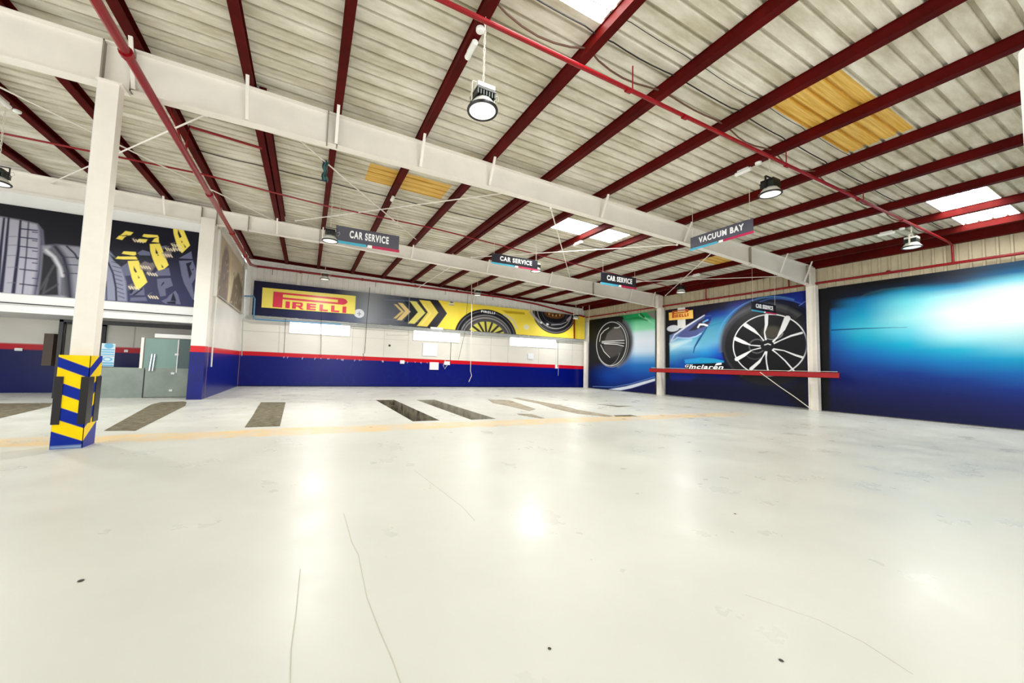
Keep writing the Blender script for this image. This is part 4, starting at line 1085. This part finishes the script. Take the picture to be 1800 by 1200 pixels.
c.line([(-7.257, 4.968), (-7.053, 4.755), (-6.973, 4.596)], .05, (30, 30, 50), 0.03)
for p in ([(-7.311, 4.601), (-6.935, 4.640)], [(-7.293, 4.359), (-6.917, 4.395)], [(-7.272, 4.081), (-6.897, 4.113)]): c.line(p, .03, (50, 50, 70), 0.02)
# third tyre behind the column
c.poly([(-6.611, 4.941), (-6.231, 5.003), (-5.911, 4.582), (-5.722, 3.996), (-5.645, 3.317), (-6.493, 3.306)], (134, 138, 160), 0.06)
c.line([(-6.232, 4.612), (-6.076, 4.244), (-5.970, 3.770), (-5.924, 3.327)], .05, (20, 20, 50), 0.03); c.line([(-6.227, 3.933), (-6.169, 3.321)], .03, (20, 20, 50), 0.03)
for p in ([(-6.132, 4.627), (-5.925, 4.580)], [(-6.101, 4.485), (-5.900, 4.435)], [(-6.069, 4.343), (-5.875, 4.291)], [(-6.037, 4.201), (-5.851, 4.147)], [(-6.005, 4.058), (-5.826, 4.003)], [(-5.973, 3.916), (-5.801, 3.859)], [(-5.941, 3.773), (-5.776, 3.714)], [(-5.909, 3.630), (-5.751, 3.570)], [(-5.877, 3.488), (-5.726, 3.426)]): c.line(p, .022, (44, 46, 76), 0.02)
c.poly([(-6.223, 4.887), (-5.762, 4.564), (-5.873, 4.469), (-6.092, 4.673)], (10, 10, 34), 0.04)
# yellow and grey tread blocks
YB_ = (244, 222, 96); GB_ = (98, 100, 128)
def pp(l): return l
for poly in TREAD_Y: c.poly(poly, YB_, 0.015)
for poly in TREAD_G: c.poly(poly, GB_, 0.015)
for poly in TREAD_D: c.poly(poly, (12, 10, 40), 0.015)
for poly in TREAD_P: c.poly(poly, (120, 108, 110), 0.05)
for poly in TREAD_P:
    px_, py_ = poly[0]
    for k in range(4): c.line([(px_ + .03 + k * .07, py_ - .02), (px_ + .09 + k * .07, py_ - .10)], .03, (236, 222, 190), 0.02)
tag(c.build('tyre_mural', lambda u, v: (u, np.full_like(u, 16.58), v), P_PRINT, (0, 0.03, 0)), 'dark mural of grey tyres and yellow tread blocks above the office front', 'mural')
tag(MB().box((-3.80, 16.5, 3.55), (-3.755, 16.58, 6.1)).build('cover_strip', M['white_plastic']), 'white vertical strip beside the tyre mural', 'strip')

# faded picture on the office side wall
c = Canvas(17.0, 23.3, 3.86, 6.3, 110, 90, (206, 192, 168))
c.disc((18.4, 4.9), 0.8, 1.25, (150, 136, 130), 0.2); c.disc((18.3, 4.3), 1.0, .7, (140, 128, 122), 0.3)
c.poly([(19.8, 3.9), (23.0, 3.9), (23.0, 5.2), (21.6, 5.7), (20.4, 5.2)], (120, 110, 94), 0.25)
rg = np.random.RandomState(3)
for k in range(60):
    y = rg.uniform(17.2, 23.1); z = rg.uniform(3.9, 5.9)
    c.line([(y, z), (y + rg.uniform(-.4, .4), z + rg.uniform(-.3, .5))], 0.06, (226, 212, 190) if k % 2 else (110, 98, 86), 0.08, .6)
c.line([(19.3, 6.3), (19.6, 5.0), (19.4, 3.9)], .22, (224, 206, 160), .15, .8)
c.C = np.clip(c.C, 0, 1)
tag(c.build('wall_picture', lambda u, v: (np.full_like(u, -3.27), u, v), P_MATT, (-0.03, 0, 0)), 'large faded brown picture high on the side wall left of the banner', 'picture')
tag(MB().box((-3.3, 16.78, 3.8), (-3.22, 16.98, 6.35)).build('cover_strip', M['white_plastic']), 'white vertical strip at the near edge of the faded picture', 'strip')

# ------------------------------------------------------------------ pipes
def pipe(pts, r, m, name, label, cat='pipe', joints=(), jr=1.35, drops=(), par=None, n=10):
    t = thing(name, pts[0], label, cat)
    MB().tube(pts, r, n).build('pipe_run', m, t, smooth=True)
    for j, ax in joints:
        j = Vector(j); ax = Vector(ax) * 0.05
        MB().tube([j - ax, j + ax], r * jr, n).build('coupling', m, t, smooth=True)
    for a, d, rr_ in drops:
        MB().tube([a, d], rr_, 6).build('hanger', m, t)
    return t
pipe([(-2.72, -6.9, 6.06), (-2.72, 20.9, 6.06), (-2.73, 21.2, 6.12), (-2.8, 23.3, 6.52), (-2.75, 23.52, 6.56)], 0.068, M['red_pipe'], 'sprinkler_main', 'thick red sprinkler main running from above the camera to the back wall', joints=[((-2.72, y, 6.06), (0, 1, 0)) for y in (7.2, 12.5, 16.0, 19.2)], drops=[((-2.72, y, 6.06), (-3.04, y, zr(-3, 6.91)), 0.02) for y in (3, 10.2, 14.6, 20)])
pipe([(-2.9, 23.55, 6.58), (5, 23.55, 6.55), (12.4, 23.55, 6.50), (15.5, 23.55, 6.30), (20.15, 23.5, 5.72)], 0.062, M['red_pipe'], 'sprinkler_pipe', 'red sprinkler pipe running along the top of the back wall', joints=[((x, 23.55, 6.56 if x < 12.4 else 6.4), (1, 0, 0)) for x in (-.6, 2.8, 6.1, 9.0)], drops=[((x, 23.55, 6.62), (x, 23.55, 6.2), 0.014) for x in (-2.0, 3.6, 8.2, 11.8)])
pipe([(20.2, 23.4, 5.66), (20.2, 16.5, 5.62), (20.2, 8.5, 5.60), (20.2, 0.2, 5.55)], 0.05, M['red_pipe'], 'sprinkler_pipe', 'long red sprinkler pipe on the right wall just above the murals', joints=[((20.2, y, 5.61), (0, 1, 0)) for y in (19.3, 13.3, 6.1)], drops=[((20.2, y, 5.62), (20.2, y, 6.3), 0.03) for y in (9.4, 13.4)] )
pipe([(-2.72, 4.5, 6.12), (1.3, 4.5, 6.35), (19.9, 4.5, 6.28), (20.2, 4.5, 6.2), (20.2, 4.5, 5.6)], 0.035, M['red_pipe'], 'sprinkler_branch', 'thin red branch pipe crossing in front, over the hanging lamps to the right wall', joints=[((x, 4.5, 6.34 - .004 * x), (1, 0, 0)) for x in (4.75, 6.2, 9.7, 13.2, 16.0)], drops=[((x, 4.5, 6.32), (x, 4.5, zr(x, 6.92)), 0.012) for x in (4.85, 9.68, 13.5)])
pipe([(-15, 12.9, 6.78), (-3.0, 12.9, 6.76), (0.2, 13.4, 6.74), (4.1, 13.5, 6.72), (9, 13.9, 6.60), (14.5, 14.4, 6.5), (20, 14.6, 6.35)], 0.025, M['red_pipe'], 'sprinkler_branch', 'thin red branch pipe between the two white beams, under the purlins', joints=[((2.0, 13.45, 6.73), (1, 0, 0)), ((9, 13.9, 6.6), (1, 0, 0))])
pipe([(-2.72, 10.2, 6.12), (-2.7, 10.25, 6.72), (-1.3, 10.5, 6.74)], 0.03, M['red_pipe'], 'sprinkler_branch', 'short red branch pipe leaving the thick main just behind the front beam')
pipe([(-3.381, 23.500, 4.854), (-2.807, 23.500, 4.901), (-2.745, 23.500, 4.767), (-2.739, 23.500, 3.767), (-2.652, 23.500, 3.650), (1.734, 23.500, 3.702)], 0.04, M['blue_pipe'], 'air_pipe', 'light blue air pipe bent around the left end of the banner')
ledge = [('grey_pipe', 3.82, 23.56, 0.03, 'upper grey conduit running under the banner on the back wall'), ('grey_pipe', 3.70, 23.6, 0.035, 'lower grey conduit above the back windows')]
for mk, z, y, r, lab in ledge:
    pipe([(-3.1, y - .04, z), (20.1, y - .04, z - 0.02)], r, M[mk], 'conduit', lab, 'conduit', joints=[((x, y, z), (1, 0, 0)) for x in (0.8, 8.1, 14.0)], n=8)
tag(MB().box((-3.2, 23.62, 3.73), (20.2, 23.78, 3.79)).build('wall_ledge', M['white_board']), 'narrow pale ledge along the back wall under the banner', 'ledge')
tag(MB().box((7.25, 23.5, 3.78), (8.1, 23.6, 3.96)).build('tube_fitting', M['white_plastic']), 'small white fitting under the chevrons on the back wall ledge', 'fitting')
pipe([(-15, 16.55, 3.02), (-3.8, 16.55, 2.98)], 0.018, M['dark_cable'], 'conduit', 'thin black conduit along the white board under the tyre mural', 'conduit', n=6)
# conduits down the office corner column
pipe([(-3.24, 17.05, 3.8), (-3.24, 17.0, 3.0), (-3.25, 17.05, 2.2), (-3.24, 17.05, 1.15)], 0.03, M['white_plastic'], 'conduit', 'white cable duct hanging down beside the office corner column', 'conduit', n=6)
pipe([(-3.22, 17.2, 3.9), (-3.2, 23.5, 3.86)], 0.02, M['grey_pipe'], 'conduit', 'thin grey conduit along the lower edge of the faded picture', 'conduit', n=6)
# hoses and cables hanging in front of the back wall
DR = [([(-3.382, 22.500, 9.133), (-3.150, 22.500, 5.316), (-3.065, 22.800, 1.641)], .022, 'grey_pipe', 'long grey conduit dropping from the roof left of the yellow logo board'),
      ([(3.117, 22.500, 5.916), (3.046, 22.500, 4.049), (3.016, 22.500, 2.043), (2.924, 22.500, 1.973), (3.052, 22.600, 1.580)], .016, 'dark_cable', 'thin dark cable hanging down past the white round mark on the banner'),
      ([(5.502, 22.500, 5.845), (5.517, 22.500, 3.900)], .012, 'grey_pipe', 'thin grey wire hanging in front of the chevrons'),
      ([(9.497, 22.300, 8.747), (9.645, 22.300, 4.573), (9.687, 22.300, 1.133), (9.822, 22.400, 0.835), (9.634, 22.400, 0.423)], .02, 'chain', 'white air hose hanging over the first banner tyre'),
      ([(9.367, 22.300, 6.627), (9.194, 22.300, 3.602), (8.821, 22.300, 1.846)], .012, 'dark_cable', 'thin slanting cable left of the white air hose'),
      ([(8.375, 22.600, 3.160), (8.359, 22.600, 1.536)], .014, 'dark_cable', 'short dark cable under the middle window'),
      ([(8.038, 22.600, 1.819), (7.898, 22.600, 1.450), (8.022, 22.600, 1.235), (8.204, 22.600, 1.532)], .014, 'chain', 'small white cable loop on the red stripe'),
      ([(19.743, 22.500, 9.857), (19.741, 22.500, 6.323), (19.663, 22.500, 4.082), (19.439, 22.500, 3.979)], .022, 'chain', 'white conduit dropping down the far right corner'),
      ([(16.875, 22.600, 3.487), (16.864, 22.600, 1.575)], .014, 'dark_cable', 'thin cable hanging at the right end of the last window'),
      ([(16.963, 22.600, 1.789), (16.930, 22.600, 0.943)], .012, 'chain', 'short white cable end below the red stripe near the corner'),
      ([(0.587, 22.800, 4.363), (0.701, 22.800, 1.693)], .012, 'dark_cable', 'thin cable crossing the first back window'),
      ([(-1.198, 23.300, 3.780), (-1.169, 23.300, 1.816)], .012, 'dark_cable', 'thin cable left of the first back window')]
for p, r, mk, lab in DR:
    tag(MB().tube(p, r, 6).build('hanging_cable', M[mk]), lab, 'cable')
for (p, w, h, lab) in (((7.346, 23.760, 2.477), 1.0, .85, 'white paper notice on the cream back wall under the middle window'), ((7.666, 23.760, 1.392), .62, .5, 'white box on the navy paint below the red stripe'), ((15.242, 23.760, 2.329), .5, .42, 'small white notice under the right hand back window'), ((8.581, 23.760, 1.609), .4, .24, 'white socket group on the red stripe'), ((17.620, 23.760, 1.620), .22, .3, 'white socket near the right end of the red stripe'), ((5.527, 23.760, 1.588), .28, .22, 'white sockets below the red stripe, left of the white box')):
    tag(MB().box((p[0] - w / 2, 23.73, p[2] - h / 2), (p[0] + w / 2, 23.79, p[2] + h / 2)).build('wall_box' if h < .6 else 'paper_notice', M['paper']), lab, 'notice' if h > .4 else 'socket')

# tie rods
RODS = [((-6.3, 8.7, 6.35), (-1.496, 16.400, 6.948), 'left bay, crossing behind the striped column'),
        ((-2.05, 8.7, 6.25), (-7.7, 16.4, 6.9), 'left bay, from the front beam down to the left'),
        ((-0.530, 8.640, 6.278), (4.275, 15.900, 6.868), 'carrying the blue green rag'),
        ((5.270, 8.640, 6.434), (-0.685, 15.900, 6.891), 'crossing the rag rod over the first car service sign'),
        ((6.107, 8.640, 6.092), (13.024, 16.400, 6.453), 'steep one beside the middle skylight'),
        ((11.472, 8.640, 5.936), (6.773, 15.900, 6.612), 'long flat one behind the middle hanging sign'),
        ((13.408, 8.640, 5.985), (19.950, 15.822, 6.225), 'steep one under the vacuum bay sign'),
        ((19.900, 8.636, 5.971), (14.752, 15.900, 6.381), 'flat one towards the right wall'),
        ((6.074, 16.600, 6.264), (5.795, 23.400, 6.064), 'behind the rear beam, ending on the back wall'),
        ]
for a, b_, lab in RODS:
    t = thing('tie_rod', a, 'thin white steel bracing rod, ' + lab, 'bracing rod', 'bracing rods between the beams')
    MB().tube([a, b_], 0.018, 6).build('rod', M['white_steel'], t)
    for p in (a, b_):
        MB().lathe([(0.0, -.03), (.035, -.03), (.035, .03), (0, .03)], p, 8).build('rod_nut', M['white_steel'], t)
a, b_ = Vector((-0.530, 8.640, 6.278)), Vector((4.275, 15.900, 6.868))
s = (a + (b_ - a) * 0.14)
g = MB(); rg = random.Random(2)
n1, n2 = 7, 12
vs = []
for side in (-1, 1):
    for j in range(n2):
        for i in range(n1):
            t_ = j / (n2 - 1)
            vs.append((s.x + (i / (n1 - 1) - .5) * (.16 - .07 * math.sin(t_ * 3)) + .02 * math.sin(j * 1.3), s.y + side * (.02 + .02 * math.sin(i * 2.2 + j)) + .03 * math.sin(i * 1.7), s.z + .03 - t_ * .5 - .03 * math.sin(i * 2.9)))
fs = []
for k in (0, 1):
    for j in range(n2 - 1):
        for i in range(n1 - 1):
            q0 = k * n1 * n2 + j * n1 + i
            fs.append((q0, q0 + 1, q0 + n1 + 1, q0 + n1))
for j in range(n2 - 1):
    for i in (0, n1 - 1):
        q0 = j * n1 + i; fs.append((q0, q0 + n1, q0 + n1 + n1 * n2, q0 + n1 * n2))
for i in range(n1 - 1): fs.append((i, i + 1, i + 1 + n1 * n2, i + n1 * n2))
g.add(vs, fs); tag(g.build('cloth_rag', M['cloth'], smooth=True), 'crumpled blue green rag hanging on a bracing rod', 'rag')

# loose cables under the roof sheets
def sagging(y, xs, z0, r, m, label, sag=0.06, seed=1):
    pts_ = []; rg = random.Random(seed)
    for i in range(len(xs) - 1):
        a_, b__ = xs[i], xs[i + 1]; sg = sag * rg.uniform(.3, 1.3)
        for k in range(6):
            t_ = k / 6; x = a_ + (b__ - a_) * t_
            pts_.append((x, y + .05 * rg.uniform(-1, 1) * (0 if k else 1) + sg * 1.4 * math.sin(math.pi * t_), zr(x, z0) - sg * math.sin(math.pi * t_)))
    tag(MB().tube(pts_, r, 6).build('roof_cable', m), label, 'cable')
px = [p + .08 for p in PX[5:]]
sagging(4.42, px, 7.08, .012, M['dark_cable'], 'black cable looped along the purlins in front, next to the brown cable', .02, 2)
sagging(4.74, px, 7.05, .017, M['brown_cable'], 'brown cable looped along the purlins over the front hanging lamps', .07, 3)
sagging(4.05, px, 7.10, .006, M['dark_cable'], 'hair thin dark wire along the roof sheets in front', .02, 4)
sagging(12.3, PX[3:], 7.09, .012, M['dark_cable'], 'dark cable along the purlins above the middle row of lamps', .02, 5)
sagging(20.2, PX[4:], 7.08, .012, M['dark_cable'], 'dark cable along the purlins behind the rear beam', .03, 6)

# ------------------------------------------------------------------ high bay lamps
LAMP_W = 45
def make_lamp(loc, ztop, label, boxy=True, chain=True, r=0.215, cat='high bay lamp'):
    x, y, z = loc
    t = thing('high_bay_lamp', loc, label, 'lamp', 'high bay lamps')
    rf_ = MB().lathe([(r, 0.0), (r * .98, .03), (r * .86, .09), (r * .66, .15), (r * .52, .17), (0, .175)], loc, 32).build('reflector', M['lamp_alu'], t, smooth=True)
    MB().lathe([(r * .93, .0), (r * 1.07, -.005), (r * 1.1, .012), (r * 1.07, .03), (r * .93, .03), (r * .93, 0)], loc, 32).build('rim', M['black'], rf_, smooth=True)
    MB().lathe([(0, .008), (r * .96, .006), (r * .96, .02), (0, .02)], loc, 32).build('diffuser', M['lens'], rf_)
    h = MB()
    for k in range(7):
        h.box((x - .15 + k * .046, y - .14, z + .16), (x - .15 + k * .046 + .022, y + .14, z + .27))
    h.box((x - .155, y - .145, z + .24), (x + .155, y + .145, z + .27))
    h.build('heat_sink', M['dark_green'], t)
    MB().box((x - .15, y - .15, z + .275), (x + .13, y + .13, z + .335)).build('driver_box', M['lamp_alu'] if boxy else M['black'], t)
    b = MB()
    b.box((x - .19, y - .02, z + .12), (x - .18, y + .02, z + .42)); b.box((x + .18, y - .02, z + .12), (x + .19, y + .02, z + .42)); b.box((x - .19, y - .02, z + .41), (x + .19, y + .02, z + .42))
    b.build('bracket', M['chain'] if boxy else M['black'], t)
    zz = z + .42
    if chain:
        cpts = MB(); n = max(3, int((ztop - zz) / .07))
        for k in range(n):
            za, zb_ = zz + (ztop - zz) * k / n, zz + (ztop - zz) * (k + 1.15) / n
            w = .016
            if k % 2: cpts.box((x - w, y - .004, za), (x - w + .008, y + .004, zb_)); cpts.box((x + w - .008, y - .004, za), (x + w, y + .004, zb_))
            else: cpts.box((x - .004, y - w, za), (x + .004, y - w + .008, zb_)); cpts.box((x - .004, y + w - .008, za), (x + .004, y + w, zb_))
        cpts.build('chain', M['chain'], t)
    else:
        MB().tube([(x, y, zz), (x, y, ztop)], .01, 6).build('suspension_rod', M['chain'], t)
    ld = bpy.data.lights.new('lamp_light', 'AREA'); ld.shape = 'DISK'; ld.size = r * 1.8; ld.energy = LAMP_W * (1.2 if y < 8 else 3.5) * (0.8 if x > 15 else 1) * (2 if x > 15 and y < 8 else 1); ld.color = (1, 1, .98)
    lo = bpy.data.objects.new('lamp_light', ld); COL.objects.link(lo); lo.parent = t; lo.location = (0, 0, -.01)
    MB().tube([(x + .2, y, z + .3), (x + .25, y, z + .33), (x + .27, y, z + .27), (x + .22, y, z + .2), (x + .18, y, z + .22)], .006, 6).build('supply_cord', M['cord'], t)
    return t
LAMPS = [((2.190, 4.910, 5.337), 'nearest hanging lamp, white glowing face, on a white chain at top centre', True, True),
         ((9.680, 4.836, 5.747), 'black hanging lamp with a shiny face right of the front red pipe', False, True),
         ((17.500, 4.726, 5.747), 'pale hanging lamp beside the right end of the red branch pipe', True, True),
         ((0.433, 12.000, 5.122), 'hanging lamp at the left edge of the first car service sign', False, True),
         ((8.630, 13.200, 5.593), 'hanging lamp under the right corner of the second car service sign', True, True),
         ((17.500, 12.956, 5.648), 'hanging lamp above the small orange lettered board', False, True),
         ((0.597, 20.300, 5.629), 'hanging lamp in front of the yellow logo board', True, False),
         ((9.105, 20.300, 5.747), 'faint hanging lamp before the first banner tyre', True, False),
         ((17.500, 21.381, 5.127), 'small hanging lamp in front of the right end of the banner', True, False),
         ((-6.748, 12.500, 5.394), 'dark hanging lamp cut by the left edge of the view, over the tyre mural', False, True)]
for p, lab, bx, ch in LAMPS:
    i = min(range(len(PX)), key=lambda k: abs(PX[k] + .08 - p[0]))
    x = p[0]
    make_lamp(p, zr(x, 6.91) if abs(PX[i] + .08 - x) < 0.1 else zr(x, 7.125), lab, bx, ch)

# emergency lights and junction discs on the purlins
def tube_light(a, b_, label):
    t = thing('emergency_light', ((a[0] + b_[0]) / 2, (a[1] + b_[1]) / 2, min(a[2], b_[2]) - .05), label, 'light fitting', 'white fittings under the purlins')
    a, b_ = Vector(a), Vector(b_); d = (b_ - a).normalized() * .05
    MB().tube([a, a + d, b_ - d, b_], .05, 10).build('cover', M['white_plastic'], t, smooth=True)
    MB().box((a.x - .03, min(a.y, b_.y) + .05, a.z + .03), (a.x + .03, max(a.y, b_.y) - .05, a.z + .075)).build('back_plate', M['white_plastic'], t)
def disc_fit(p, label):
    t = tag(MB().lathe([(0, -.03), (.05, -.028), (.068, -.01), (.07, .03), (0, .03)], p, 20).build('round_fitting', M['white_plastic'], smooth=True), label, 'junction disc', 'round white discs under the purlins')
EL = [(2.2, 5.65, 5.3, 5.12, 'near the front hanging lamp'), (9.68, 5.61, 5.25, 5.08, 'left of the black hanging lamp'), (17.5, 5.5, 5.1, 4.93, 'left of the pale right hand lamp'), (9.68, 11.99, 11.5, None, 'below the middle skylight'), (17.5, 12.3, 11.9, None, 'over the far right lamp'), (-6.37, 11.5, 11.9, 12.15, 'left of the striped column'), (2.2, 11.95, 11.7, None, 'small one in the middle of the roof between the beams'), (4.03, 17.3, 17.0, None, 'small one just behind the rear beam'), (13.53, 17.2, 16.75, None, 'over the far end of the banner')]
for x, y0, y1, yd, lab in EL:
    z = zr(x, 6.905) - .075
    tube_light((x, y0, z), (x, y1, z), 'white emergency light ' + lab)
    if yd: disc_fit((x, yd, z + .045), 'round white disc ' + lab)

# ------------------------------------------------------------------ hanging signs
def hanging_sign(p0, p1, zb_, zt_, body, face, label, lw=0.62):
    """flat sign from p0 (left) to p1 (right), seen from the camera side"""
    p0, p1 = Vector((*p0, 0)), Vector((*p1, 0)); du = (p1 - p0).normalized(); L_ = (p1 - p0).length
    n = Vector((du.y, -du.x, 0))          # towards the reader
    t = thing('hanging_sign', ((p0.x + p1.x) / 2, (p0.y + p1.y) / 2, zb_), label, 'sign', 'hanging bay signs')
    def quad(u0, u1, v0, v1, off, th, m, name, sk=0, par=None):
        a_ = [p0 + du * u + n * off + Vector((0, 0, v)) for u, v in ((u0, v0), (u1, v0), (u1 + sk, v1), (u0 + sk, v1))]
        return MB().prism(a_, -n * th).build(name, m, par or t)
    pn = quad(0, L_, zb_ + .03, zt_, 0, .03, face, 'sign_panel')
    st = (zt_ - zb_) * .16
    quad(-.02, L_ * .47, zb_ - .01, zb_ + st - .01, .006, .01, M['cyan'], 'cyan_stripe', par=pn)
    quad(L_ * .49, L_ * .56, zb_ - .01, zb_ + st - .01, .006, .01, M['letter'], 'white_dash', par=pn)
    quad(L_ * .56, L_ + .02, zb_ - .01, zb_ + st - .01, .006, .01, M['pink'], 'pink_stripe', par=pn)
    cc = (p0 + p1) / 2 + n * .012 + Vector((0, 0, zb_ + (zt_ - zb_) * .60)) + du * .03
    place_text(body, cc, du, (0, 0, 1), L_ * lw, (zt_ - zb_) * .44, .012, M['letter'], 'sign_lettering', pn, 0.032)
    for k in (.04, .96):
        q_ = p0 + du * L_ * k
        MB().tube([(q_.x, q_.y, zt_ - .02), (q_.x, q_.y, zr(q_.x, 7.125))], .006, 6).build('hanging_wire', M['chain'], t)
hanging_sign((0.611, 12.500), (2.619, 12.500), 5.27, 5.83, 'CAR SERVICE', M['sign_grey_sheen'], 'CAR SERVICE sign, sheen painted into its grey face, hanging left of centre, largest of the four')
hanging_sign((6.174, 12.500), (8.245, 12.500), 5.42, 5.83, 'CAR SERVICE', M['sign_black'], 'black CAR SERVICE sign hanging in the middle of the hall', .7)
hanging_sign((11.627, 12.500), (13.754, 12.500), 5.30, 5.84, 'CAR SERVICE', M['sign_black'], 'black CAR SERVICE sign right of centre, over the right end of the banner', .72)
hanging_sign((18.05, 9.85), (20.0, 9.85), 4.36, 4.80, 'CAR SERVICE', M['sign_black'], 'small black CAR SERVICE sign in front of the wheel mural', .7)
hanging_sign((11.0, 7.80), (11.0, 5.94), 5.42, 5.84, 'VACUUM BAY', M['sign_grey_sheen'], 'grey VACUUM BAY sign hanging in front of the white beam at right', .72)

# white panel at the right edge of the view
def rounded(y0, y1, z0, z1, r, x, th):
    pl = []
    for cy, cz, a0 in ((y1 - r, z1 - r, 0), (y0 + r, z1 - r, 90), (y0 + r, z0 + r, 180), (y1 - r, z0 + r, 270)):
        for k in range(7):
            a_ = math.radians(a0 + 15 * k); pl.append((x, cy + r * math.cos(a_), cz + r * math.sin(a_)))
    return MB().prism(pl, (th, 0, 0))
q = (8.000, 1.172, 5.743); q2 = (8.000, 1.209, 3.780)
t = thing('blank_sign', (8.0, q[1] - .5, q2[2]), 'plain white panel with rounded corner, cut by the right edge of the view', 'panel')
rounded(q[1] - 1.0, q[1], q2[2], q[2], .07, 8.0, .05).build('panel_face', M['white_plastic'], t)
MB().tube([(8.02, q[1] - .2, q[2]), (8.02, q[1] - .2, zr(8, 7.12))], .01, 6).build('hanging_rod', M['chain'], t)
MB().tube([(8.02, q[1] - .8, q[2]), (8.02, q[1] - .8, zr(8, 7.12))], .01, 6).build('hanging_rod', M['chain'], t)
